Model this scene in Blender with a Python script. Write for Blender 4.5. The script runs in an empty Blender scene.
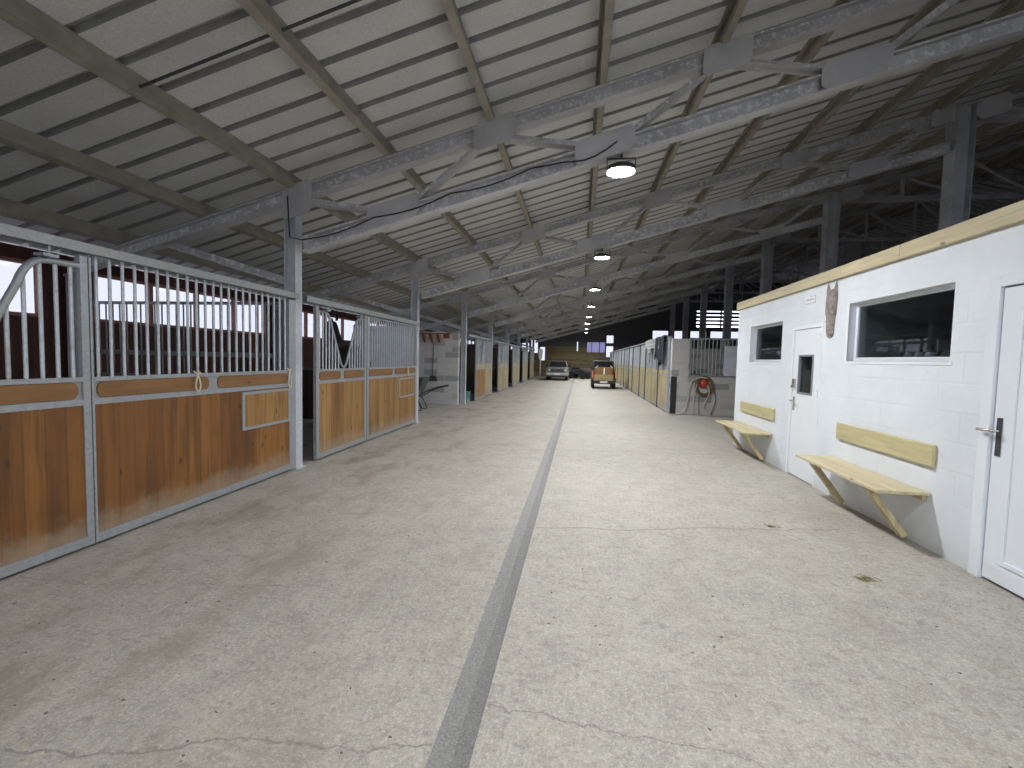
import bpy, bmesh, math, random
from mathutils import Vector, Matrix
random.seed(7)
sc = bpy.context.scene
COL = sc.collection
V = Vector
PI = math.pi

# ------------------------------------------------------------------ materials
class NT:
    def __init__(s, name):
        s.m = bpy.data.materials.new(name); s.m.use_nodes = True
        s.t = s.m.node_tree; s.n = s.t.nodes; s.l = s.t.links
        s.b = s.n.get('Principled BSDF')
        s._obj = None
    def new(s, typ, **kw):
        n = s.n.new(typ)
        for k, v in kw.items(): setattr(n, k, v)
        return n
    def put(s, sock, v):
        if isinstance(v, bpy.types.NodeSocket): s.l.new(v, sock)
        elif isinstance(v, (tuple, list)) and len(v) == 3 and sock.type == 'RGBA': sock.default_value = (*v, 1)
        else: sock.default_value = v
    def obj(s):
        if s._obj is None: s._obj = s.new('ShaderNodeTexCoord').outputs['Object']
        return s._obj
    def mapped(s, scale=(1, 1, 1), loc=(0, 0, 0), rnd=False, rot=(0, 0, 0)):
        mp = s.new('ShaderNodeMapping'); s.l.new(s.obj(), mp.inputs['Vector'])
        mp.inputs['Scale'].default_value = scale; mp.inputs['Location'].default_value = loc
        mp.inputs['Rotation'].default_value = rot
        o = mp.outputs['Vector']
        if rnd:
            oi = s.new('ShaderNodeObjectInfo'); a = s.new('ShaderNodeVectorMath', operation='SCALE')
            cb = s.new('ShaderNodeCombineXYZ')
            for i in range(3): s.l.new(oi.outputs['Random'], cb.inputs[i])
            s.l.new(cb.outputs[0], a.inputs[0]); a.inputs['Scale'].default_value = 37.0
            b = s.new('ShaderNodeVectorMath', operation='ADD')
            s.l.new(o, b.inputs[0]); s.l.new(a.outputs[0], b.inputs[1]); o = b.outputs[0]
        return o
    def noise(s, scale, detail=3, rough=.55, vec=None, dist=0):
        n = s.new('ShaderNodeTexNoise'); n.inputs['Scale'].default_value = scale
        n.inputs['Detail'].default_value = detail; n.inputs['Roughness'].default_value = rough
        n.inputs['Distortion'].default_value = dist
        s.l.new(vec if vec is not None else s.obj(), n.inputs['Vector'])
        return n.outputs['Fac']
    def math(s, op, a, b=None, c=None, clamp=False):
        n = s.new('ShaderNodeMath', operation=op); n.use_clamp = clamp
        for i, v in enumerate((a, b, c)):
            if v is not None: s.put(n.inputs[i], v)
        return n.outputs[0]
    def ramp(s, fac, stops, interp='LINEAR'):
        r = s.new('ShaderNodeValToRGB'); s.l.new(fac, r.inputs['Fac'])
        cr = r.color_ramp; cr.interpolation = interp
        while len(cr.elements) < len(stops): cr.elements.new(.5)
        for e, (p, c) in zip(cr.elements, stops):
            e.position = p; e.color = (*c, 1) if len(c) == 3 else c
        return r.outputs['Color']
    def step(s, fac, lo, hi):
        n = s.new('ShaderNodeMapRange'); n.interpolation_type = 'SMOOTHSTEP'
        s.l.new(fac, n.inputs['Value']); n.inputs['From Min'].default_value = lo; n.inputs['From Max'].default_value = hi
        return n.outputs[0]
    def mix(s, fac, a, b, blend='MIX'):
        n = s.new('ShaderNodeMix'); n.data_type = 'RGBA'; n.blend_type = blend
        s.put(n.inputs[0], fac); s.put(n.inputs[6], a); s.put(n.inputs[7], b)
        return n.outputs[2]
    def sep(s, vec=None):
        n = s.new('ShaderNodeSeparateXYZ'); s.l.new(vec if vec is not None else s.obj(), n.inputs[0]); return n.outputs
    def bump(s, h, strength=.3, dist=.01):
        n = s.new('ShaderNodeBump'); n.inputs['Strength'].default_value = strength; n.inputs['Distance'].default_value = dist
        s.l.new(h, n.inputs['Height']); s.l.new(n.outputs[0], s.b.inputs['Normal'])
    def done(s, col=None, rough=None, metal=None, **kw):
        if col is not None: s.put(s.b.inputs['Base Color'], col)
        if rough is not None: s.put(s.b.inputs['Roughness'], rough)
        if metal is not None: s.put(s.b.inputs['Metallic'], metal)
        for k, v in kw.items(): s.put(s.b.inputs[k], v)
        return s.m

def mix2(c, k): return tuple(max(0, x * k) for x in c)

def m_plain(name, col, rough=.6, metal=0, var=.12, scale=8):
    t = NT(name); f = t.noise(scale, 4)
    c = t.ramp(f, [(.25, mix2(col, 1 - var)), (.75, mix2(col, 1 + var))])
    return t.done(c, rough, metal)

def m_galv(name='galvanised_steel', base=(.43, .45, .47), metal=.35):
    t = NT(name); v = t.mapped((1, 1, 1), rnd=True)
    vo = t.new('ShaderNodeTexVoronoi'); vo.inputs['Scale'].default_value = 45; t.l.new(v, vo.inputs['Vector'])
    sp = t.sep(vo.outputs['Color'])[0]
    n = t.noise(5, 5, .65, v)
    c = t.mix(t.math('MULTIPLY', sp, .5), mix2(base, .86), mix2(base, 1.2))
    c = t.mix(t.step(n, .5, .75), c, (.33, .32, .29))
    return t.done(c, t.math('MULTIPLY_ADD', n, .35, .3), metal)

def m_dusty(name, base, dust, lo=.5, hi=.68, sc_=9):
    # bare steel members with uneven flaky whitish dust and cobweb
    t = NT(name); v = t.mapped((1, 1, 1), rnd=True)
    n = t.noise(sc_, 6, .7, v); n2 = t.noise(1.6, 3, .5, v)
    c = t.ramp(n2, [(.3, mix2(base, .82)), (.7, mix2(base, 1.15))])
    geo = t.new('ShaderNodeNewGeometry'); nz = t.sep(geo.outputs['Normal'])[2]
    up = t.math('MULTIPLY_ADD', nz, .12, 0.0)
    f = t.step(t.math('ADD', n, up), lo, hi)
    c = t.mix(t.math('MULTIPLY', f, .75), c, dust)
    t.bump(n, .25, .01)
    return t.done(c, .85, .1)

def m_planks(name, cols, w=.105, dirt=True, zdirt=.28, axis=1, grain_axis=2, seam=.012):
    # tongue and groove boards side by side along `axis`, grain along `grain_axis`
    t = NT(name); v = t.mapped((1, 1, 1), rnd=False); s = t.sep(v)
    oi = t.new('ShaderNodeObjectInfo')
    u = t.math('DIVIDE', s[axis], w)
    idx = t.math('FLOOR', u)
    wn = t.new('ShaderNodeTexWhiteNoise'); wn.noise_dimensions = '2D'
    cb = t.new('ShaderNodeCombineXYZ'); t.l.new(idx, cb.inputs[0]); t.l.new(oi.outputs['Random'], cb.inputs[1])
    t.l.new(cb.outputs[0], wn.inputs['Vector'])
    rnd = wn.outputs['Value']
    sc3 = [22, 22, 22]; sc3[grain_axis] = 1.3
    off = t.new('ShaderNodeCombineXYZ')
    for i in range(3): t.l.new(t.math('MULTIPLY', rnd, 31.0 + 7 * i), off.inputs[i])
    ad = t.new('ShaderNodeVectorMath', operation='ADD'); t.l.new(v, ad.inputs[0]); t.l.new(off.outputs[0], ad.inputs[1])
    mp = t.new('ShaderNodeMapping'); mp.inputs['Scale'].default_value = sc3; t.l.new(ad.outputs[0], mp.inputs['Vector'])
    g = t.noise(1, 5, .65, mp.outputs['Vector'], .6)
    base = t.ramp(rnd, [(0, cols[0]), (.5, cols[1]), (1, cols[2])])
    c = t.mix(t.math('MULTIPLY', t.step(g, .4, .75), .6), base, t.mix(.5, base, mix2(cols[0], .4)))
    # knots
    sk = [7, 7, 7]; sk[grain_axis] = 3.0
    mk = t.new('ShaderNodeMapping'); mk.inputs['Scale'].default_value = sk; t.l.new(ad.outputs[0], mk.inputs['Vector'])
    vo = t.new('ShaderNodeTexVoronoi'); vo.inputs['Scale'].default_value = .8; t.l.new(mk.outputs['Vector'], vo.inputs['Vector'])
    c = t.mix(t.math('SUBTRACT', 1.0, t.step(vo.outputs['Distance'], .03, .12)), c, mix2(cols[0], .3))
    # wide weather stains
    st = t.noise(2.2, 4, .6, t.mapped((1, 1, .5), rnd=True))
    c = t.mix(t.math('MULTIPLY', t.step(st, .5, .72), .45), c, mix2(cols[0], .4))
    fr = t.math('FRACT', u)
    e = t.math('MINIMUM', fr, t.math('SUBTRACT', 1.0, fr))
    sm = t.math('SUBTRACT', 1.0, t.step(e, 0.0, seam / w))
    c = t.mix(t.math('MULTIPLY', sm, .5), c, (.05, .03, .015))
    vs_ = [8, 8, 8]; vs_[grain_axis] = .55
    c = t.mix(t.math('MULTIPLY', t.step(t.noise(1, 4, .6, t.mapped(tuple(vs_), rnd=True)), .5, .66), .6), c, mix2(cols[0], .42))
    if dirt:  # dried splashes of mud along the foot of the boards
        d = t.math('ADD', t.math('DIVIDE', s[2], zdirt), t.math('MULTIPLY', t.math('SUBTRACT', t.noise(6, 5, .7), .5), 1.3))
        f = t.math('MULTIPLY', t.math('SUBTRACT', 1.0, t.step(d, .25, 1.15)), .5)
        c = t.mix(f, c, (.34, .29, .22))
    t.bump(t.math('SUBTRACT', t.math('MULTIPLY', g, .4), sm), .35, .006)
    return t.done(c, .62)

def m_grain(name, col, axis=1, rough=.6, contrast=.25, scale=16):
    t = NT(name); s3 = [scale] * 3; s3[axis] = scale / 14
    v = t.mapped(tuple(s3), rnd=True)
    g = t.noise(1, 5, .6, v, .8)
    c = t.ramp(g, [(.3, mix2(col, 1 - contrast)), (.7, mix2(col, 1 + contrast * .6))])
    sk = [6, 6, 6]; sk[axis] = 2.5
    vo = t.new('ShaderNodeTexVoronoi'); vo.inputs['Scale'].default_value = 1.0
    t.l.new(t.mapped(tuple(sk), rnd=True), vo.inputs['Vector'])
    c = t.mix(t.math('SUBTRACT', 1.0, t.step(vo.outputs['Distance'], .03, .12)), c, mix2(col, .35))
    t.bump(g, .15, .004)
    return t.done(c, rough)

def brick_nodes(t, ax, bw, bh, mortar, offs=.5, smooth=.3):
    s = t.sep(); cb = t.new('ShaderNodeCombineXYZ')
    t.l.new(s[ax], cb.inputs[0]); t.l.new(s[2], cb.inputs[1])
    b = t.new('ShaderNodeTexBrick'); t.l.new(cb.outputs[0], b.inputs['Vector'])
    b.offset = offs; b.inputs['Scale'].default_value = 1
    b.inputs['Brick Width'].default_value = bw; b.inputs['Row Height'].default_value = bh
    b.inputs['Mortar Size'].default_value = mortar; b.inputs['Mortar Smooth'].default_value = smooth
    b.inputs['Bias'].default_value = 0
    b.inputs['Color1'].default_value = (0, 0, 0, 1); b.inputs['Color2'].default_value = (1, 1, 1, 1)
    b.inputs['Mortar'].default_value = (.5, .5, .5, 1)
    return b

def m_block(name, ax, c1, c2, mort, bw=.5, bh=.2):
    t = NT(name); b = brick_nodes(t, ax, bw, bh, .014)
    n = t.noise(30, 4, .7); n2 = t.noise(1.2, 3)
    c = t.ramp(t.sep(b.outputs['Color'])[0], [(0, c1), (.55, mix2(c1, 1.05)), (.7, c2), (1, c2)])
    c = t.mix(b.outputs['Fac'], c, mort)
    c = t.mix(.35, c, t.ramp(n, [(.3, mix2(c1, .6)), (.7, mix2(c2, 1.2))]))
    c = t.mix(t.math('MULTIPLY', t.step(n2, .45, .7), .35), c, mix2(mort, .8))
    t.bump(t.math('SUBTRACT', t.math('MULTIPLY', n, .4), b.outputs['Fac']), .6, .012)
    return t.done(c, .9)

def m_whiteblock(name, ax):
    t = NT(name); b = brick_nodes(t, ax, .5, .25, .016, smooth=.6)
    n = t.noise(2.0, 5, .65); n2 = t.noise(40, 3, .6); n3 = t.noise(.9, 3)
    c = t.ramp(n, [(.3, (.69, .73, .785)), (.7, (.77, .81, .86))])
    c = t.mix(t.math('MULTIPLY', t.math('MULTIPLY', b.outputs['Fac'], t.step(n3, .45, .65)), .16), c, (.55, .56, .58))
    scf = t.math('MULTIPLY', t.step(t.noise(5, 6, .75, t.mapped((1, .35, 1.6))), .60, .70), .3)
    c = t.mix(scf, c, (.55, .55, .55))
    # grey splash line along the foot
    z = t.sep()[2]
    d = t.math('ADD', t.math('MULTIPLY', z, 4.0), t.math('MULTIPLY', t.math('SUBTRACT', t.noise(7, 5, .7), .5), 1.1))
    c = t.mix(t.math('MULTIPLY', t.math('SUBTRACT', 1.0, t.step(d, .0, .9)), .3), c, (.5, .48, .44))
    t.bump(t.math('ADD', t.math('MULTIPLY', t.math('MULTIPLY', b.outputs['Fac'], t.math('MULTIPLY_ADD', t.step(n3, .4, .65), .8, .2)), -.6), t.math('ADD', t.math('MULTIPLY', n2, .3), t.math('MULTIPLY', n, .5))), .22, .012)
    return t.done(c, .6)

def m_floor():
    t = NT('worn_concrete')
    s = t.sep(); x, y = s[0], s[1]
    n1 = t.noise(.55, 5, .6); n2 = t.noise(3.5, 6, .7); n3 = t.noise(45, 4, .75); n4 = t.noise(130, 2, .6)
    c = t.ramp(n1, [(.3, (.30, .283, .242)), (.5, (.365, .343, .291)), (.72, (.42, .396, .338))])
    c = t.mix(.5, c, t.ramp(n2, [(.3, (.24, .226, .197)), (.7, (.48, .453, .39))]))
    n5 = t.noise(19, 5, .75); n6 = t.noise(70, 3, .7, t.mapped((1, 1, 1), loc=(4, 1, 0)))
    c = t.mix(t.math('MULTIPLY', t.step(n3, .5, .62), .38), c, (.64, .615, .56))
    c = t.mix(t.math('MULTIPLY', t.step(n5, .53, .62), .5), c, (.20, .19, .165))
    c = t.mix(t.math('MULTIPLY', t.step(n6, .55, .66), .5), c, (.16, .15, .13))
    c = t.mix(t.math('MULTIPLY', t.step(n4, .54, .68), .4), c, (.66, .635, .58))
    # scrape marks and straw dust running across the aisle
    sv = t.mapped((26, 5, 1), rot=(0, 0, .6)); sn = t.noise(1, 4, .7, sv)
    c = t.mix(t.math('MULTIPLY', t.step(sn, .53, .66), .2), c, (.60, .57, .50))
    sv2 = t.mapped((7, 18, 1), loc=(5, 3, 0), rot=(0, 0, .5)); sn2 = t.noise(1, 5, .7, sv2)
    c = t.mix(t.math('MULTIPLY', t.step(sn2, .53, .66), .36), c, (.21, .19, .16))
    # brown trodden-in dung, mostly on the stall side and along a track on the right
    lft = t.math('SUBTRACT', 1.0, t.step(x, -3.6, -.2))
    sn3 = t.noise(1.3, 6, .72, t.mapped((1.5, .8, 1)))
    f = t.math('MULTIPLY', t.step(sn3, .46, .68), t.math('MULTIPLY_ADD', lft, .8, .14))
    c = t.mix(f, c, (.25, .205, .15))
    trk = t.math('SUBTRACT', 1.0, t.step(t.math('ABSOLUTE', t.math('SUBTRACT', x, 2.0)), .1, .7))
    sn4 = t.noise(9, 5, .75, t.mapped((1, 1, 1), loc=(3, 9, 0)))
    c = t.mix(t.math('MULTIPLY', t.step(sn4, .55, .68), t.math('MULTIPLY', trk, .55)), c, (.22, .2, .13))
    # small dark clods
    vo = t.new('ShaderNodeTexVoronoi'); vo.inputs['Scale'].default_value = 4.2
    t.l.new(t.mapped((1, 1, 0)), vo.inputs['Vector'])
    c = t.mix(t.math('MULTIPLY', t.math('SUBTRACT', 1.0, t.step(vo.outputs['Distance'], .015, .05)), .35), c, (.16, .14, .11))
    # shrinkage cracks
    wob = t.math('MULTIPLY', t.math('SUBTRACT', t.noise(1.3, 6, .65), .5), .35)
    wob2 = t.math('MULTIPLY', t.math('SUBTRACT', t.noise(7, 4, .7, t.mapped((1, 1, 1), loc=(7, 2, 0))), .5), .07)
    wob = t.math('ADD', wob, wob2)
    def crack(y0, slope, x0, x1, w):
        d = t.math('ABSOLUTE', t.math('ADD', t.math('SUBTRACT', t.math('SUBTRACT', y, y0), t.math('MULTIPLY', x, slope)), wob))
        k = t.math('SUBTRACT', 1.0, t.step(d, w * .3, w))
        k = t.math('MULTIPLY', k, t.math('GREATER_THAN', x, x0))
        return t.math('MULTIPLY', k, t.math('LESS_THAN', x, x1))
    cr = crack(4.33, .21, -.38, 2.6, .016)
    for a in ((1.97, -.10, -.38, 1.6, .007), (1.85, .18, -3.6, -.56, .008), (8.2, .1, -.38, 3.1, .016), (6.6, -.05, -3.9, -.56, .009),
              (13.4, .05, -3.9, 2.8, .02), (3.05, .12, -3.9, -1.6, .005)):
        cr = t.math('MAXIMUM', cr, crack(*a))
    c = t.mix(t.math('MULTIPLY', cr, t.math('MULTIPLY_ADD', n2, .8, .05)), c, (.14, .13, .11))
    h = t.math('SUBTRACT', t.math('ADD', t.math('MULTIPLY', n3, .35), t.math('MULTIPLY', n2, .6)), cr)
    t.bump(h, .45, .012)
    return t.done(c, t.math('MULTIPLY_ADD', n2, .25, .58))

def m_roof():
    t = NT('felted_roof_sheet')
    n = t.noise(60, 4, .8); n2 = t.noise(1.5, 3); s = t.sep()
    c = t.ramp(n, [(.3, (.47, .472, .472)), (.7, (.70, .702, .702))])
    c = t.mix(t.math('MULTIPLY', t.step(n2, .4, .7), .3), c, (.48, .478, .465))
    t.bump(n, .3, .01)
    return t.done(c, .95)

def m_emit(name, col, strength):
    m = bpy.data.materials.new(name); m.use_nodes = True; n = m.node_tree.nodes
    b = n['Principled BSDF']; b.inputs['Base Color'].default_value = (*col, 1)
    b.inputs['Emission Color'].default_value = (*col, 1); b.inputs['Emission Strength'].default_value = strength
    return m

def m_pane(name, tint=(.9, .93, .95), refl=.08, thru=.9):
    t = NT(name); n = t.n
    tr = t.new('ShaderNodeBsdfTransparent'); tr.inputs[0].default_value = (*mix2(tint, thru), 1)
    gl = t.new('ShaderNodeBsdfGlossy'); gl.inputs['Roughness'].default_value = .02
    lw = t.new('ShaderNodeLayerWeight'); lw.inputs['Blend'].default_value = .5
    fr = t.math('MULTIPLY_ADD', t.math('POWER', lw.outputs['Facing'], 5.0), .5, refl)
    mx = t.new('ShaderNodeMixShader'); t.l.new(fr, mx.inputs[0]); t.l.new(tr.outputs[0], mx.inputs[1]); t.l.new(gl.outputs[0], mx.inputs[2])
    t.l.new(mx.outputs[0], n['Material Output'].inputs['Surface'])
    return t.m

M = {}
M['floor'] = m_floor(); M['roof'] = m_roof()
M['galv'] = m_galv(base=(.33, .35, .375)); M['galv2'] = m_galv('weathered_galvanised_steel', (.27, .285, .29), .3); M['bar'] = m_galv('bright_galvanised_bar', (.50, .53, .57), .25)
M['truss'] = m_dusty('dusty_truss_steel', (.50, .50, .52), (.82, .82, .82), .48, .62, 13)
M['plate'] = m_dusty('dull_gusset_steel', (.47, .47, .485), (.6, .6, .61), .5, .8, 5)
M['post'] = m_dusty('dusty_column_steel', (.46, .48, .52), (.68, .69, .72), .5, .75, 14)
M['hall'] = m_dusty('dark_hall_steel', (.42, .42, .45), (.56, .56, .6), .55, .8, 6)
M['purlin'] = m_plain('beige_primer_purlin', (.30, .28, .235), .8, 0, .2, 5)
M['plank'] = m_planks('orange_brown_boards', [(.150, .056, .010), (.215, .086, .015), (.265, .114, .021)], .14, seam=.008)
M['plank2'] = m_planks('honey_boards', [(.23, .113, .030), (.30, .158, .045), (.35, .20, .066)], .13, seam=.008)
M['plankfar'] = m_planks('yellowish_boards', [(.35, .285, .15), (.42, .35, .195), (.46, .395, .235)], zdirt=.4, seam=.006)
M['insert'] = m_grain('brown_rail_board', (.21, .10, .032), 1); M['insertfar'] = m_grain('yellow_rail_board', (.42, .35, .19), 1)
M['redwall'] = m_planks('dark_red_boards', [(.045, .011, .008), (.065, .016, .011), (.085, .022, .014)], .16, False, axis=1)
M['darkboard'] = m_planks('dark_partition_boards', [(.055, .04, .03), (.08, .06, .045), (.1, .075, .055)], .16, False, axis=0)
M['lilacwall'] = m_plain('pale_partition_sheet', (.68, .69, .80), .5, 0, .15, 4)
M['block'] = m_block('grey_concrete_block', 0, (.62, .605, .60), (.30, .305, .31), (.60, .59, .575))
M['whitewall'] = m_whiteblock('white_painted_block', 1)
M['whitewallx'] = m_whiteblock('white_painted_block_end', 0)
M['whitepaint'] = m_plain('white_paint', (.80, .83, .87), .4, 0, .03, 3)
M['pvc'] = m_plain('white_plastic', (.80, .84, .90), .25, 0, .02, 3)
M['rubberseal'] = m_plain('grey_seal', (.22, .23, .25), .6)
M['pine'] = m_grain('pale_pine', (.60, .515, .33), 1, .55, .22)
M['pinegreen'] = m_grain('treated_pine', (.56, .50, .29), 1, .55, .2)
M['pinebrace'] = m_grain('pine_brace', (.56, .47, .27), 2, .6, .25)
M['glass'] = m_pane('dusty_window_glass', (.55, .55, .575), .02)
M['glass_dark'] = m_pane('grey_window_glass', (.75, .8, .82), .06, thru=.9)
M['chrome'] = m_plain('brushed_handle', (.5, .48, .47), .25, .9, .05)
M['black'] = m_plain('black_plastic', (.018, .018, .02), .5)
M['darkgrey'] = m_plain('dark_grey_metal', (.06, .063, .07), .5, .3)
M['rubber'] = m_plain('tyre_rubber', (.025, .025, .025), .85)
M['carve'] = None
t = NT('carved_grey_wood'); n = t.noise(20, 5, .7, t.mapped((1, 1, .6)))
t.bump(n, 1.0, .03); M['carve'] = t.done(t.ramp(n, [(.3, (.15, .12, .105)), (.7, (.46, .40, .365))]), .8)
M['drain'] = None
t = NT('rough_drain_concrete'); n = t.noise(90, 5, .8); n2 = t.noise(4, 4)
c = t.ramp(n, [(.3, (.18, .178, .17)), (.7, (.46, .455, .44))]); c = t.mix(t.math('MULTIPLY', t.step(n2, .45, .7), .4), c, (.34, .33, .30))
t.bump(n, .8, .02); M['drain'] = t.done(c, .9)
M['straw'] = m_plain('straw', (.50, .42, .24), .8); M['dung'] = m_plain('dry_dung', (.17, .145, .105), .9, 0, .3, 30)
M['hay'] = m_plain('green_hay', (.2, .19, .07), .9, 0, .4, 20)
M['lens'] = m_emit('lamp_lens', (.97, .985, 1.0), 640); M['lensdim'] = m_emit('dimmed_lamp_lens', (.97, .985, 1.0), 400)  # second lens: same lamp with output turned down, for the unseen near ones
M['ochre'] = m_planks('ochre_back_boards', [(.17, .13, .06), (.22, .17, .08), (.26, .205, .105)], .22, False, axis=2, grain_axis=0)
M['upper'] = m_plain('dark_gable_sheet', (.10, .10, .115), .8)
M['outerwall'] = m_plain('dark_outer_wall', (.12, .10, .09), .85)
M['pinkframe'] = m_plain('reddish_window_post', (.28, .12, .09), .7)
M['milky'] = None
t = NT('milky_lilac_glazing'); t.done((.72, .70, .86), .5, 0, **{'Transmission Weight': .0})
tr = t.new('ShaderNodeBsdfTranslucent'); tr.inputs[0].default_value = (.31, .30, .40, 1)
mx = t.new('ShaderNodeMixShader'); mx.inputs[0].default_value = .85
t.l.new(t.b.outputs[0], mx.inputs[1]); t.l.new(tr.outputs[0], mx.inputs[2]); t.l.new(mx.outputs[0], t.n['Material Output'].inputs['Surface'])
M['milky'] = t.m
M['cabindark'] = m_plain('cabin_inner_wall', (.66, .68, .68), .8)
M['cream'] = m_plain('jar_ceramic', (.45, .45, .44), .4)
M['red'] = m_plain('red_reel_plastic', (.50, .06, .035), .45)
M['hose'] = m_plain('pale_hose', (.55, .50, .42), .55, 0, .1)
M['mat'] = m_plain('brown_hose_coil', (.17, .13, .065), .85, 0, .35, 18)
M['rope'] = m_plain('pale_rope', (.6, .55, .42), .9)
M['greenplastic'] = m_plain('dark_green_tub', (.055, .075, .055), .5)
M['turq'] = m_plain('turquoise_bucket', (.18, .38, .38), .45)
M['rugdark'] = m_plain('navy_rug', (.012, .014, .022), .85, 0, .3, 12)
t = NT('grey_checked_rug'); s_ = t.sep()
ck = t.math('MAXIMUM', t.step(t.math('FRACT', t.math('MULTIPLY', s_[1], 7.0)), .7, .8), t.step(t.math('FRACT', t.math('MULTIPLY', s_[2], 7.0)), .7, .8))
M['rug'] = t.done(t.mix(ck, (.24, .26, .275), (.50, .53, .54)), .9)
M['horse'] = m_plain('black_horse_coat', (.014, .012, .012), .45, 0, .2, 3)
M['mane'] = m_plain('black_mane', (.008, .008, .008), .7)
M['silver'] = m_plain('dusty_silver_paint', (.20, .20, .19), .4, .3, .08)
M['carglass'] = m_plain('dark_car_glass', (.02, .022, .024), .1)
M['lampglass'] = m_plain('headlamp_glass', (.42, .42, .4), .15)
M['tan'] = m_plain('tan_tailgate', (.28, .215, .10), .6)
M['orange'] = m_plain('orange_brown_load', (.20, .10, .04), .7, 0, .2, 5)
M['olive'] = m_plain('olive_truck_body', (.075, .075, .045), .55)
M['white'] = m_plain('white_plain', (.8, .8, .82), .5, 0, .03)
M['redlight'] = m_plain('red_lamp_glass', (.7, .16, .12), .3)
M['rusty'] = m_plain('rusty_red_metal', (.25, .06, .035), .7, 0, .3, 10)
M['palewood'] = m_plain('pale_worn_wood', (.52, .42, .33), .7, 0, .2, 10)
M['yard'] = m_plain('yard_gravel', (.34, .33, .31), .9)
M['ribshade'] = m_plain('rib_groove_shade', (.29, .29, .295), .8, .0)  # rib faces coloured darker: the shade of the grooves painted in
M['cable'] = m_plain('black_cable', (.012, .012, .012), .6)
M['ink'] = m_plain('faded_ink', (.45, .42, .48), .7)

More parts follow.
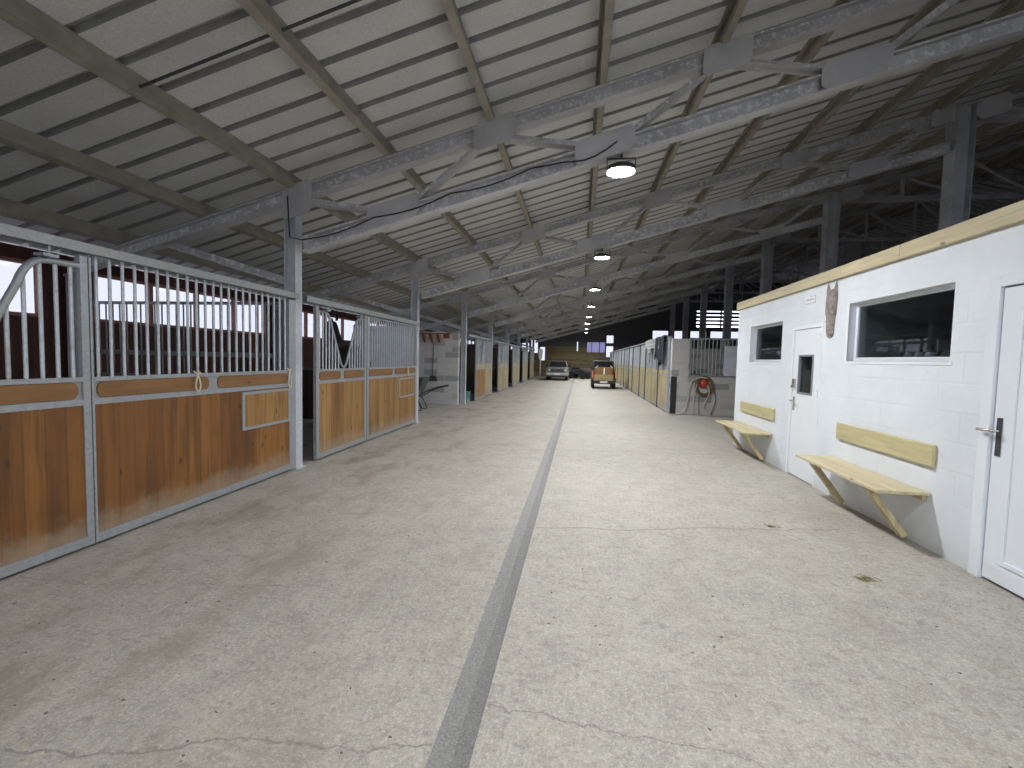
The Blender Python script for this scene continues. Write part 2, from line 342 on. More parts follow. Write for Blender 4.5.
# ------------------------------------------------------------------ mesh helpers
class MB:
    def __init__(s): s.v = []; s.f = []; s.sm = []
    def add(s, vs, fs, smooth=False):
        o = len(s.v); s.v += [tuple(p) for p in vs]
        s.f += [tuple(i + o for i in f) for f in fs]; s.sm += [smooth] * len(fs); return s
    def box(s, x0, x1, y0, y1, z0, z1):
        return s.add([(x0, y0, z0), (x1, y0, z0), (x1, y1, z0), (x0, y1, z0), (x0, y0, z1), (x1, y0, z1), (x1, y1, z1), (x0, y1, z1)],
                     [(0, 3, 2, 1), (4, 5, 6, 7), (0, 1, 5, 4), (1, 2, 6, 5), (2, 3, 7, 6), (3, 0, 4, 7)])
    def bar(s, p0, p1, w, h, up=(0, 0, 1), off=(0, 0)):
        # box from p0 to p1; w across, h along `up`; off shifts the section
        p0, p1 = V(p0), V(p1); d = (p1 - p0).normalized(); up = V(up)
        sd = d.cross(up)
        if sd.length < 1e-6: sd = d.cross(V((0, 1, 0)))
        sd.normalize(); u = sd.cross(d).normalized()
        vs = []
        for p in (p0, p1):
            for a, b in ((-1, -1), (1, -1), (1, 1), (-1, 1)):
                vs.append(p + sd * (a * w / 2 + off[0]) + u * (b * h / 2 + off[1]))
        return s.add(vs, [(0, 1, 2, 3), (7, 6, 5, 4), (0, 4, 5, 1), (1, 5, 6, 2), (2, 6, 7, 3), (3, 7, 4, 0)])
    def ibeam(s, p0, p1, depth, width, tw=.012, tf=.016, up=(0, 0, 1)):
        s.bar(p0, p1, tw, depth - 2 * tf, up)
        s.bar(p0, p1, width, tf, up, (0, depth / 2 - tf / 2)); s.bar(p0, p1, width, tf, up, (0, -depth / 2 + tf / 2)); return s
    def angle(s, p0, p1, a=.07, t=.009, up=(0, 0, 1), flip=1):
        s.bar(p0, p1, a, t, up, (0, -a / 2 + t / 2)); s.bar(p0, p1, t, a - t, up, (flip * (a / 2 - t / 2), t / 2)); return s
    def tube(s, pts, r, n=8, closed=False):
        pts = [V(p) for p in pts]; k = len(pts)
        if not isinstance(r, (list, tuple)): r = [r] * k
        prev = None; vs = []
        for i, p in enumerate(pts):
            if closed: d = pts[(i + 1) % k] - pts[i - 1]
            else: d = (pts[min(i + 1, k - 1)] - pts[max(i - 1, 0)])
            d.normalize()
            if prev is None:
                a = V((0, 0, 1)) if abs(d.z) < .9 else V((1, 0, 0)); x = d.cross(a).normalized()
            else:
                x = (prev - d * prev.dot(d)).normalized()
            prev = x; y = d.cross(x)
            vs += [p + (x * math.cos(q * 2 * PI / n) + y * math.sin(q * 2 * PI / n)) * r[i] for q in range(n)]
        fs = []
        for i in range(k if closed else k - 1):
            j = (i + 1) % k
            for q in range(n): fs.append((i * n + q, i * n + (q + 1) % n, j * n + (q + 1) % n, j * n + q))
        s.add(vs, fs, True)
        if not closed:
            s.add(vs[:n], [tuple(range(n - 1, -1, -1))]); s.add(vs[-n:], [tuple(range(n))])
        return s
    def lathe(s, prof, c, n=20, axis='z', cap=True):
        vs = []; k = len(prof)
        for (r, h) in prof:
            for q in range(n):
                a = q * 2 * PI / n; u, w = r * math.cos(a), r * math.sin(a)
                p = {'z': (u, w, h), 'x': (h, u, w), 'y': (w, h, u)}[axis]
                vs.append(V(c) + V(p))
        fs = [(i * n + q, i * n + (q + 1) % n, (i + 1) * n + (q + 1) % n, (i + 1) * n + q) for i in range(k - 1) for q in range(n)]
        s.add(vs, fs, True)
        if cap: s.add(vs[:n], [tuple(range(n - 1, -1, -1))]); s.add(vs[-n:], [tuple(range(n))])
        return s
    def prism(s, poly, axis, a, b):
        # polygon in the two other axes (in xyz order) swept along axis
        def P(u, w, h): return {0: (h, u, w), 1: (u, h, w), 2: (u, w, h)}[axis]
        n = len(poly); vs = [P(u, w, a) for u, w in poly] + [P(u, w, b) for u, w in poly]
        return s.add(vs, [tuple(range(n - 1, -1, -1)), tuple(range(n, 2 * n))] + [(i, (i + 1) % n, n + (i + 1) % n, n + i) for i in range(n)])
    def loft(s, rings, smooth=True, cap=True):
        n = len(rings[0]); vs = [p for r in rings for p in r]
        s.add(vs, [(i * n + q, i * n + (q + 1) % n, (i + 1) * n + (q + 1) % n, (i + 1) * n + q) for i in range(len(rings) - 1) for q in range(n)], smooth)
        if cap: s.add(rings[0], [tuple(range(n - 1, -1, -1))]); s.add(rings[-1], [tuple(range(n))])
        return s
    def build(s, name, mat, parent=None, bevel=0, origin=None):
        me = bpy.data.meshes.new(name)
        o = V((0, 0, 0))
        if parent is not None: o = wloc(parent)
        elif origin is not None: o = V(origin)
        me.from_pydata([tuple(V(p) - o) for p in s.v], [], s.f)
        bm = bmesh.new(); bm.from_mesh(me); bmesh.ops.recalc_face_normals(bm, faces=bm.faces); bm.to_mesh(me); bm.free()
        me.polygons.foreach_set('use_smooth', s.sm)
        me.materials.append(mat); me.update()
        ob = bpy.data.objects.new(name, me); COL.objects.link(ob)
        if parent is not None: ob.parent = parent
        elif origin is not None: ob.location = o
        if bevel:
            b = ob.modifiers.new('bevel', 'BEVEL'); b.width = bevel; b.segments = 2; b.limit_method = 'ANGLE'
        return ob
def wloc(o):
    p = V(o.location)
    while o.parent: o = o.parent; p += V(o.location)
    return p
def thing(name, label, cat, loc=(0, 0, 0), group=None):
    o = bpy.data.objects.new(name, None); COL.objects.link(o); o.location = loc; o.empty_display_size = .1
    return tag(o, label, cat, group)
def tag(o, label, cat, group=None, kind=None):
    o['label'] = label; o['category'] = cat
    if group: o['group'] = group
    if kind: o['kind'] = kind
    return o
def struct(name, mb, mat, parent=None, **kw):
    o = mb.build(name, mat, parent, **kw)
    if parent is None: o['kind'] = 'structure'
    return o
def copy_tree(o, parent=None):
    c = o.copy(); COL.objects.link(c); c.parent = parent
    for ch in list(o.children): copy_tree(ch, c)
    return c
def dup(root, loc, label, group=None):
    c = copy_tree(root); c.location = loc; c['label'] = label
    if group: c['group'] = group
    return c
ORD = ['first', 'second', 'third', 'fourth', 'fifth', 'sixth', 'seventh', 'eighth', 'ninth', 'tenth']

# ------------------------------------------------------------------ main dimensions
XL, XR, XS = -3.918, 3.136, 2.82        # stall fronts on the left, cabin wall, stall fronts on the right
XO = -7.7                               # outer wall on the left
XC = 7.45                               # column row on the right
Y1, B = 5.89, 4.75                      # first truss, bay
YB, YF = Y1 + 8 * B, -8.4               # back wall, front end
NT_ = 8                                 # trusses 0..7 from Y1 on, two more behind the camera
SL = .267
def ztop(x): return 4.93 + SL * x       # top of the trusses
def zbot(x): return 4.05 + .268 * x     # underside of their bottom chords
RIDGE = 16.0
# ------------------------------------------------------------------ setting
fl = MB()
fl.add([(-9, YF, 0), (-.555, YF, 0), (-.555, YB + .5, 0), (-9, YB + .5, 0), (-.385, YF, 0), (26, YF, 0), (26, YB + .5, 0), (-.385, YB + .5, 0)], [(0, 1, 2, 3), (4, 5, 6, 7)])
fl.add([(-.555, YF, 0), (-.555, YB + .5, 0), (-.555, YB + .5, -.08), (-.555, YF, -.08), (-.385, YF, 0), (-.385, YB + .5, 0), (-.385, YB + .5, -.08), (-.385, YF, -.08)], [(0, 1, 2, 3), (4, 7, 6, 5)])
struct('floor', fl, M['floor'])
dr = MB()
prof = [(-.556, -.003), (-.53, -.012), (-.47, -.03), (-.41, -.012), (-.384, -.003)]
N = 40
for i in range(N):
    y0, y1 = YF + (YB - YF) * i / N, YF + (YB - YF) * (i + 1) / N
    for (a, za), (b, zb) in zip(prof[:-1], prof[1:]): dr.add([(a, y0, za), (b, y0, zb), (b, y1, zb), (a, y1, za)], [(0, 1, 2, 3)], True)
tag(dr.build('drain_channel', M['drain']), 'long shallow dark grey drain channel down the middle of the concrete aisle', 'drain channel')

# roof: ribbed sheets, ribs running up the slope every 0.385 m
def roof_profile(y0, y1, step=.385, w=.075, d=.055):
    out = []; y = y0
    while y < y1:
        out += [(y, 0), (y + step - w - .02, 0), (y + step - w, d), (y + step - .02, d)]; y += step
    return out
rp = roof_profile(YF, YB + .3)
rf = MB()
def zroof(x): return ztop(x) + .2 if x <= RIDGE else ztop(RIDGE) + .2 - SL * (x - RIDGE)
xs = [-8.3, RIDGE, 26]
vs = [(x, y, zroof(x) + h) for x in xs for (y, h) in rp]; n = len(rp)
rf.add(vs, [(j * n + i, j * n + i + 1, (j + 1) * n + i + 1, (j + 1) * n + i) for j in range(2) for i in range(n - 1)])
o = struct('ceiling', rf, M['roof']); o.data.materials.append(M['ribshade'])
for k_, p_ in enumerate(o.data.polygons): p_.material_index = 0 if (k_ % (n - 1)) % 4 == 0 else 1  # flats keep the sheet colour, ribs take the painted groove shade

def wall_grid(mb, ax, pos, th, u0, u1, z0, z1, holes):
    # a wall in the plane ax = pos..pos+th with rectangular holes (a, b, zl, zh)
    us = sorted({u0, u1, *[h[0] for h in holes], *[h[1] for h in holes]}); zs = sorted({z0, z1, *[h[2] for h in holes], *[h[3] for h in holes]})
    for a, b in zip(us[:-1], us[1:]):
        runs = []
        for c, d in zip(zs[:-1], zs[1:]):
            if any(h[0] <= a and b <= h[1] and h[2] <= c and d <= h[3] for h in holes): continue
            if runs and runs[-1][1] == c: runs[-1][1] = d
            else: runs.append([c, d])
        for c, d in runs:
            if ax == 0: mb.box(pos, pos + th, a, b, c, d)
            else: mb.box(a, b, pos, pos + th, c, d)

# left outer wall with a band of windows in each bay
lh = []; bays = []
for k in range(-2, 8):
    y0 = Y1 + (k - 1) * B
    if y0 > YB - 1: break
    z0 = 2.06 if k <= 2 else 1.93; z1 = 2.84 if k <= 2 else 2.93
    bays.append((k, y0, z0, z1)); lh.append((y0 + .35, y0 + B - .35, z0, z1))
w = MB(); wall_grid(w, 0, XO - .12, .12, YF, YB + .1, 0, 3.02, lh)
struct('wall_left', w, M['redwall'])
wn_ = 1
for k, y0, z0, z1 in bays:
    r = bpy.data.objects.new('window_%d' % wn_, None); wn_ += 1; COL.objects.link(r); r.location = (XO, y0 + B / 2, z0); r['kind'] = 'structure'
    f = MB(); f.box(XO - .08, XO, y0 + .35, y0 + B - .35, z0, z0 + .05); f.box(XO - .08, XO, y0 + .35, y0 + B - .35, z1 - .05, z1)
    if k > 2: f.box(XO - .06, XO - .01, y0 + .35, y0 + B - .35, 2.08, 2.11)
    m = 4
    for i in range(m + 1):
        yy = y0 + .35 + (B - .7) * i / m; f.box(XO - .08, XO - .005, yy - .035, yy + .035, z0, z1)
    f.build('window_frame', M['pinkframe'], r)
    g = MB(); g.box(XO - .05, XO - .045, y0 + .36, y0 + B - .36, z0 + .02, z1 - .02); g.build('pane', M['glass'], r)

# back wall: ochre boards below, dark sheet above, windows and a bright doorway
bh = [(.62, 2.36, 2.36, 3.40), (2.42, 3.12, 1.95, 4.05), (-.34, -.16, 2.45, 3.4),
      (-6.7, -5.75, 2.2, 2.85), (-5.6, -4.85, 2.2, 3.2), (-4.7, -4.0, 2.2, 3.5), (-3.85, -3.3, 1.5, 2.85)]
w = MB(); wall_grid(w, 1, YB, .12, -8.3, 3.6, 0, 2.9, [(a, b, c, min(d, 2.9)) for a, b, c, d in bh if c < 2.9])
struct('wall_back', w, M['ochre'])
w = MB(); wall_grid(w, 1, YB, .12, -8.3, 3.6, 2.9, 6.1, [(a, b, max(c, 2.9), d) for a, b, c, d in bh if d > 2.9])
struct('wall_back_upper', w, M['upper'])
hh = [(x, x + 1.45, 3.72, 4.55) for x in (6.6, 8.3, 9.95, 11.7, 13.4, 15.1, 16.8, 18.5)]
lou = (10.35, 19.6, 4.75, 6.6)
w = MB(); wall_grid(w, 1, YB, .12, 3.6, 26, 0, 9.6, hh + [lou])
struct('wall_back_hall', w, M['upper'])
for i, (a, b, c, d) in enumerate(bh + hh):
    r = bpy.data.objects.new('window_%d' % wn_, None); wn_ += 1; COL.objects.link(r); r.location = ((a + b) / 2, YB, c); r['kind'] = 'structure'
    f = MB(); t_ = .035
    f.box(a, b, YB - .02, YB + .06, c, c + t_); f.box(a, b, YB - .02, YB + .06, d - t_, d); f.box(a, a + t_, YB - .02, YB + .06, c, d); f.box(b - t_, b, YB - .02, YB + .06, c, d)
    if i == 0:
        for q in (.27, .68): f.box(a + (b - a) * q - .03, a + (b - a) * q + .03, YB - .02, YB + .06, c, d)
    if i == 1: f.box(a, b, YB - .04, YB + .06, 3.0, 3.3)
    f.build('window_frame', M['upper'], r)
    g = MB(); g.box(a, b, YB + .02, YB + .026, c, d); g.build('pane', M['milky'] if i == 0 else M['glass'], r)
# slatted opening in the hall gable, with daylight between the slats
r = bpy.data.objects.new('window_%d' % wn_, None); wn_ += 1; COL.objects.link(r); r.location = (15, YB, 4.75); r['kind'] = 'structure'
z = 4.80; rnd = random.Random(4)
while z < 6.6:
    MB().bar((10.36, YB + .05, z), (19.59, YB + .05, z), .03, .2 + .05 * (z > 5.6)).build('slat', M['upper'], r); z += .34
for x in (10.42, 12.6, 14.9, 17.2, 19.52): MB().box(x - .07, x + .07, YB + .07, YB + .12, 4.75, 6.6).build('slat_post', M['upper'], r)
w = MB(); w.box(25.6, 25.8, YF, YB + .1, 0, zroof(25.7) + .1); struct('wall_hall', w, M['outerwall'])
# entrance end behind the camera: a wide open doorway lets daylight in
w = MB(); zf = lambda x: zroof(x) - .02
D0, D1, DH = -.8, 9.2, 5.2
for a, b in ((-8.3, D0), (D1, RIDGE), (RIDGE, 25.6)):
    w.prism([(a, 0), (b, 0), (b, zf(b)), (a, zf(a))], 1, YF - .1, YF)
w.prism([(D0, DH), (D1, DH), (D1, zf(D1)), (D0, zf(D0))] if zf(D0) > DH else [(D0 + (DH - zf(D0)) / SL, DH), (D1, DH), (D1, zf(D1))], 1, YF - .1, YF)
struct('wall_front', w, M['outerwall'])
struct('floor_yard', MB().box(-40, 45, -50, YF - .12, -.3, -.01), M['yard'])

# ------------------------------------------------------------------ columns, trusses, purlins
def i_column(name, x, y, z1, d, wd, label, cat, group, mat, rnd=False):
    # flanges face the aisle (+X / -X), web along X
    r = thing(name, label, cat, (x, y, 0), group)
    mb = MB(); mb.box(x - d / 2, x + d / 2, y - .006, y + .006, 0.012, z1)
    mb.box(x - d / 2, x - d / 2 + .014, y - wd / 2, y + wd / 2, .012, z1); mb.box(x + d / 2 - .014, x + d / 2, y - wd / 2, y + wd / 2, .012, z1)
    mb.build('shaft', mat, r)
    MB().box(x - d / 2 - .04, x + d / 2 + .04, y - wd / 2 - .03, y + wd / 2 + .03, 0, .014).build('base_plate', mat, r)
    return r
NEAR = ['nearest to the camera', 'second nearest to the camera']
lc = i_column('steel_column', XL - .07, Y1, 3.72, .17, .15, 'galvanised steel column between the first and second stall fronts on the left', 'column', 'columns along the left stall fronts', M['post'])
lab = ['steel column on the left between the near stall fronts and the wheelbarrow corner', 'steel column on the left at the free end of the grey block wall',
       'steel column on the left behind the turquoise bucket stall, just past its slid-back door'] + \
      ['steel column on the left stall row, %s after the turquoise bucket stall' % ORD[i] for i in range(1, 5)]
for i in range(1, 8):
    dup(lc, (XL - .07, Y1 + i * B, 0), lab[i - 1], 'columns along the left stall fronts')
dup(lc, (XL - .07, Y1 - B, 0), 'steel column on the left beside the near stall door, outside the picture to the left', 'columns along the left stall fronts')
oc = i_column('outer_column', XO + .14, Y1, 2.7, .16, .16, 'blue-grey steel column on the outer wall between the two near stalls', 'column', 'columns along the left outer wall', M['post'])
dup(oc, (XO + .14, Y1 + B, 0), 'grey steel column on the outer wall behind the black horse stall', 'columns along the left outer wall')
rc = i_column('hall_column', XC, Y1 + B, ztop(XC) - .02, .34, .3, 'tall grey steel column rising behind the white cabin roof, nearest of the right row', 'column', 'columns of the big hall on the right', M['post'])
for i in range(2, 8):
    dup(rc, (XC, Y1 + i * B, 0), 'tall grey steel column of the right row, %s from the nearest' % ORD[i - 1], 'columns of the big hall on the right')

def octo(cx, cz, hw, hh, y, cut=.055, slope=SL):
    pts = [(-hw, -hh + cut), (-hw + cut, -hh), (hw - cut, -hh), (hw, -hh + cut), (hw, hh - cut), (hw - cut, hh), (-hw + cut, hh), (-hw, hh - cut)]
    return [(cx + u, cz + v + slope * u) for u, v in pts]
TOPN = [-3.87, -1.15, 1.6, 4.35, 7.12]; BOTN = [-2.5, .22, 2.98, 5.75]
def truss(y, label):
    r = thing('roof_truss', label, 'roof truss', (0, y, 3), 'steel trusses over the aisle')
    D = .17
    zt = lambda x: ztop(x) - D / 2
    zb = lambda x: zbot(x) + D / 2
    MB().ibeam((XO, y, zt(XO)), (7.28, y, zt(7.28)), D, .16, .012, .018).build('top_chord', M['truss'], r)
    MB().ibeam((-3.82, y, zb(-3.82)), (7.28, y, zb(7.28)), D + .02, .17, .012, .018).build('bottom_chord', M['truss'], r)
    webs = []
    for i, xb in enumerate(BOTN): webs += [(TOPN[i], xb), (TOPN[i + 1], xb)]
    for xt, xb in webs:
        s_ = 1 if xb > xt else -1
        a = V((xt + s_ * .1, y - .035, zt(xt) - .09)); b = V((xb - s_ * .12, y - .035, zb(xb) + .08))
        MB().angle(a, b, .085, .01, flip=-s_).angle(a + V((0, .07, 0)), b + V((0, .07, 0)), .085, .01, flip=s_).build('diagonal', M['truss'], r)
    for i, x in enumerate(TOPN):
        hw = .27 if i else .22
        MB().prism(octo(x, zt(x) - (.05 if i else .1), hw, .17 if i else .22, y), 1, y - .092, y - .080).build('gusset_plate', M['plate'], r)
    for x in BOTN:
        MB().prism(octo(x, zb(x) + .06, .36, .15, y), 1, y - .097, y - .086).build('gusset_plate', M['plate'], r)
    # knee strut down to the column on the stall side
    MB().angle((-4.05, y - .02, 2.62), (-6.02, y - .02, zt(-6.02) - .05), .1, .012).build('strut', M['truss'], r)
    return r
t0 = truss(Y1, 'dusty grey roof truss nearest the camera, carrying the largest lamp')
for i in range(1, 8): dup(t0, (0, Y1 + i * B, 3), 'dusty grey roof truss over the aisle, %s counting away from the camera' % ORD[i])
for i in (1, 2): dup(t0, (0, Y1 - i * B, 3), 'dusty grey roof truss over the aisle, outside the picture %s the camera' % ('above' if i == 1 else 'behind'))

def hall_truss(y, label):
    r = thing('hall_truss', label, 'roof truss', (XC, y, 6.6), 'steel trusses over the big hall on the right')
    x1 = 25.5
    zt = lambda x: zroof(x) - .3
    MB().ibeam((XC + .15, y, 6.64), (x1, y, 6.64), .14, .16).build('bottom_chord', M['hall'], r)
    mb = MB().ibeam((XC + .15, y, zt(XC)), (RIDGE, y, zt(RIDGE)), .16, .16); mb.ibeam((RIDGE, y, zt(RIDGE)), (x1, y, zt(x1)), .16, .16); mb.build('top_chord', M['hall'], r)
    nx = [XC + .2 + i * 1.7 for i in range(11)]
    for i, x in enumerate(nx):
        if zt(x) - 6.64 > .3 and i: MB().bar((x, y, 6.68), (x, y, zt(x)), .07, .07).build('upright', M['hall'], r)
        if i < 10 and zt(nx[i + 1]) > 6.9:
            a, b = (x, zt(x) - .05), (nx[i + 1], 6.7)
            MB().bar((a[0], y, a[1]), (b[0], y, b[1]), .06, .06).build('diagonal', M['hall'], r)
    MB().prism(octo(XC + .5, 6.83, .3, .2, y, .1), 1, y - .1, y - .088).build('gusset_plate', M['plate'], r)
    return r
h0 = hall_truss(Y1 + B, 'dark hall truss with flat bottom chord behind the nearest right column')
for i in range(2, 8): dup(h0, (XC, Y1 + i * B, 6.6), 'dark hall truss with flat bottom chord, %s counting away from the camera' % ORD[i - 1])

# purlins: lipped channels lying on the top chords, web facing the aisle
def purlin(x, label):
    mb = MB(); nx, nz = math.sin(math.atan(SL)), math.cos(math.atan(SL))
    up = V((-nx, 0, nz)); y0, y1 = YF + .02, YB - .02
    z = ztop(x)
    for a, b in [(y0, Y1 - .02)] + [(Y1 + k * B - .02, Y1 + (k + 1) * B - .02) for k in range(8)]:
        c0 = V((x, a, z)) + up * .095; c1 = V((x, b, z)) + up * .095
        mb.bar(c0, c1, .008, .19, up); mb.bar(c0, c1, .085, .008, up, (-.04, .091)); mb.bar(c0, c1, .085, .008, up, (-.04, -.091))
        mb.bar(c0, c1, .008, .05, up, (-.08, -.07)); mb.bar(c0, c1, .008, .03, up, (-.08, .078))
    o = mb.build('purlin', M['purlin'], origin=(x, 0, z)); tag(o, label, 'purlin', 'purlins under the roof sheets')
px = [-6.62, -5.27, -3.91, -2.53, -1.16, .22, 1.6, 2.97, 4.34, 5.71, 7.06]
names = ['beige roof purlin lowest on the left, just above the first stall rail', 'beige roof purlin second lowest on the left', 'beige roof purlin passing over the left column tops',
         'beige roof purlin entering the picture at the top left, third from the bottom left', 'beige roof purlin entering the top edge left of the middle', 'beige roof purlin running straight away above the row of lamps',
         'dark-sided roof purlin just right of the row of lamps', 'dark-sided roof purlin second to the right of the lamps', 'dark-sided roof purlin third to the right of the lamps',
         'dark-sided roof purlin fourth to the right of the lamps', 'dark-sided roof purlin next to the right column tops']
for x, l in zip(px, names): purlin(x, l)
for i in range(6):
    purlin(8.6 + i * 1.37, 'roof purlin over the dark hall, %s beyond the right columns' % ORD[i])
sr = MB().tube([(-3.97, 3.62, ztop(-3.97) + .06), (-1.2, 3.62, ztop(-1.2) + .07), (5.0, 3.62, ztop(5.0) + .07)], .013, 8)
tag(sr.build('sag_rod', M['darkgrey']), 'thin dark tie rod threaded through the purlins at the top left', 'tie rod')
# cable along the first bottom chord to the first lamp
cp = []
for i in range(33):
    u = i / 32; x = -3.78 + u * 4.15
    cp.append((x, Y1 - .11, zbot(x) + .13 - .05 * abs(math.sin(u * PI * 4)) - (.06 if u > .85 else 0) * math.sin((u - .85) / .15 * PI)))
cp = [(-3.98, Y1 - .13, 3.75), (-3.95, Y1 - .13, 3.2)] + cp
tag(MB().tube(cp, .009, 6).build('lamp_cable', M['cable']), 'black cable sagging along the nearest truss to the first lamp', 'cable')

# ------------------------------------------------------------------ lamps
def flood(y, label):
    x = .43; z = zbot(x) - .2
    r = thing('flood_lamp', label, 'lamp', (x, y - .04, z), 'row of lamps down the aisle')
    y = y - .04
    hb = MB(); hb.lathe([(.02, .075), (.09, .07), (.10, .045), (.172, .03), (.180, .0), (.180, -.03), (.174, -.03), (.170, .0), (.02, .004)], (x, y, z), 24)
    for i in range(9): hb.box(x - .08 + i * .02 - .003, x - .08 + i * .02 + .003, y - .06, y + .06, z + .06, z + .085)
    hb.build('housing', M['darkgrey'], r)
    br = MB(); br.bar((x - .17, y, z + .03), (x - .17, y, z + .13), .01, .03, (0, 1, 0)); br.bar((x + .17, y, z + .03), (x + .17, y, z + .13), .01, .03, (0, 1, 0))
    br.bar((x - .175, y, z + .135), (x + .175, y, z + .135), .03, .012); br.bar((x, y, z + .13), (x, y, z + .22), .03, .03, (0, 1, 0)); br.build('bracket', M['darkgrey'], r)
    MB().lathe([(.160, -.003), (.158, -.010), (.13, -.016), (.09, -.020), (.04, -.022), (.001, -.023)], (x, y, z), 24).build('lens', M['lens'], r)
    return r
f0 = flood(Y1, 'bright white flood lamp under the nearest truss, largest of the row')
for i in range(1, 8): dup(f0, (.43, Y1 + i * B - .04, f0.location.z), 'bright white flood lamp under a truss, %s of the row from the camera' % ORD[i])
for i in (1, 2):  # unseen lamps, turned down to keep the near roof and floor darker
    d = dup(f0, (.43, Y1 - i * B - .04, f0.location.z), 'dimmed flood lamp outside the picture %s the camera' % ('above' if i == 1 else 'behind'))
    for ch in d.children:
        if ch.name.startswith('lens'): ch.data = ch.data.copy(); ch.data.materials[0] = M['lensdim']

# ------------------------------------------------------------------ stall fronts
def rounded(y0, y1, z0, z1, r, n=5):
    pts = []
    for cy, cz, a0 in ((y1 - r, z1 - r, 0), (y0 + r, z1 - r, 90), (y0 + r, z0 + r, 180), (y1 - r, z0 + r, 270)):
        for i in range(n + 1):
            a = math.radians(a0 + 90 * i / n); pts.append((cy + r * math.cos(a), cz + r * math.sin(a)))
    return pts
ZR0, ZR1, ZR2, ZTOP = 1.17, 1.22, 1.36, 2.33
def front_panel(x, y0, y1, label, cat, group, wood, inserts=2, hatch=None, bars=None, vee=None, stile=(.05, .05), name='stall_screen', z0=.03, bar_r=.0125, yoke_r=.018, toprail=True, insert=None, hang=.05):
    r = thing(name, label, cat, (x, (y0 + y1) / 2, z0), group)
    f = MB(); d = .025
    f.box(x - d, x + d, y0, y0 + stile[0], z0, ZTOP + .025); f.box(x - d, x + d, y1 - stile[1], y1, z0, ZTOP + .025)
    ya, yb = y0 + stile[0], y1 - stile[1]
    f.box(x - d, x + d, ya, yb, z0, z0 + .075)
    f.box(x - d, x + d, ya, yb, ZR0, ZR1); f.box(x - d * 1.1, x + d * 1.1, ya, yb, ZR2, ZR2 + .035)
    if toprail and not vee: f.box(x - d * .8, x + d * .8, ya, yb, ZTOP - .01, ZTOP + .02)
    # sheet steel band with slots that hold the short boards
    f.box(x - .006, x + .006, ya, yb, ZR1, ZR2)
    f.build('frame', M['galv'], r)
    wd = MB(); wd.box(x - .016, x + .016, ya + .001, yb - .001, z0 + .06, ZR0 + .01); wd.build('boards', wood, r)
    L = (yb - ya) / inserts
    for i in range(inserts):
        a, b = ya + i * L + .03, ya + (i + 1) * L - .03 - (.06 if i < inserts - 1 else 0)
        MB().prism(rounded(a, b, ZR1 + .005, ZR2 - .004, .055), 0, x - .018, x + .018).build('rail_board', M[insert or 'insert'], r)
    nb = bars or max(2, int((yb - ya) / .113))
    if vee is None:
        proto = None
        for i in range(nb):
            yy = ya + (i + .5) * (yb - ya) / nb
            if proto is None: proto = MB().tube([(0, 0, ZR2 + .03 - z0), (0, 0, (ZTOP + .03 if toprail else 2.42) - z0)], bar_r, 8).build('bar', M['bar']); proto.parent = r; ob = proto
            else: ob = proto.copy(); COL.objects.link(ob); ob.parent = r
            ob.location = (0, yy - (y0 + y1) / 2, 0)
    else:
        c, hb_, ht = vee                     # centre, half width at the bottom, half width at the top
        zb = ZR2 + .05; zt_ = ZTOP - .06
        pts = [(x, ya, zt_)]
        def arc(p0, p1, p2, n=6):
            return [((1 - t) ** 2 * p0[0] + 2 * t * (1 - t) * p1[0] + t * t * p2[0], (1 - t) ** 2 * p0[1] + 2 * t * (1 - t) * p1[1] + t * t * p2[1]) for t in [i / n for i in range(n + 1)]]
        seq = [(ya, zt_)] + arc((c - ht - .14, zt_), (c - ht, zt_), (c - ht + .06, zt_ - .2)) + arc((c - hb_ - .03, zb + .16), (c - hb_ + .02, zb), (c - hb_ + .12, zb)) \
            + arc((c + hb_ - .12, zb), (c + hb_ - .02, zb), (c + hb_ + .03, zb + .16)) + arc((c + ht - .06, zt_ - .2), (c + ht, zt_), (c + ht + .14, zt_)) + [(yb, zt_)]
        seq = [p for p in seq if ya - 1e-4 <= p[0] <= yb + 1e-4]
        MB().tube([(x, p, q) for p, q in seq], yoke_r, 8).build('yoke_tube', M['galv'], r)
        def ztube(yy):
            for (a, za), (b, zb_) in zip(seq[:-1], seq[1:]):
                if min(a, b) <= yy <= max(a, b) and b != a: return za + (zb_ - za) * (yy - a) / (b - a)
            return zt_
        n = nb
        for i in range(n):
            yy = ya + (i + .5) * (yb - ya) / n
            zz = ztube(yy)
            if zz > ZR2 + .2: MB().tube([(x, yy, ZR2 + .03), (x, yy, zz)], bar_r, 8).build('bar', M['bar'], r)
        for q in (y0 + .28, y1 - .28):
            hx_ = x + hang; h_ = MB(); h_.box(min(x, hx_) - .02, max(x, hx_) + .02, q - .05, q + .05, ZTOP - .04, ZTOP - .02); h_.tube([(hx_, q, ZTOP - .05), (hx_, q, ZTOP + .07)], .009, 6); h_.box(hx_ - .012, hx_ + .012, q - .06, q + .06, ZTOP + .045, ZTOP + .07)
            h_.build('hanger', M['galv'], r)
    if hatch:
        a, b, c0, c1 = hatch
        h = MB(); s_ = .035; xx = x + .034
        for q in ((a, b, c0, c0 + s_), (a, b, c1 - s_, c1), (a, a + s_, c0 + s_, c1 - s_), (b - s_, b, c0 + s_, c1 - s_)): h.box(x + .012, xx, *q)
        hf = h.build('hatch_frame', M['galv'], r)
        MB().box(x + .014, x + .026, a + s_, b - s_, c0 + s_, c1 - s_).build('hatch_boards', M['plank2'], r)
    return r

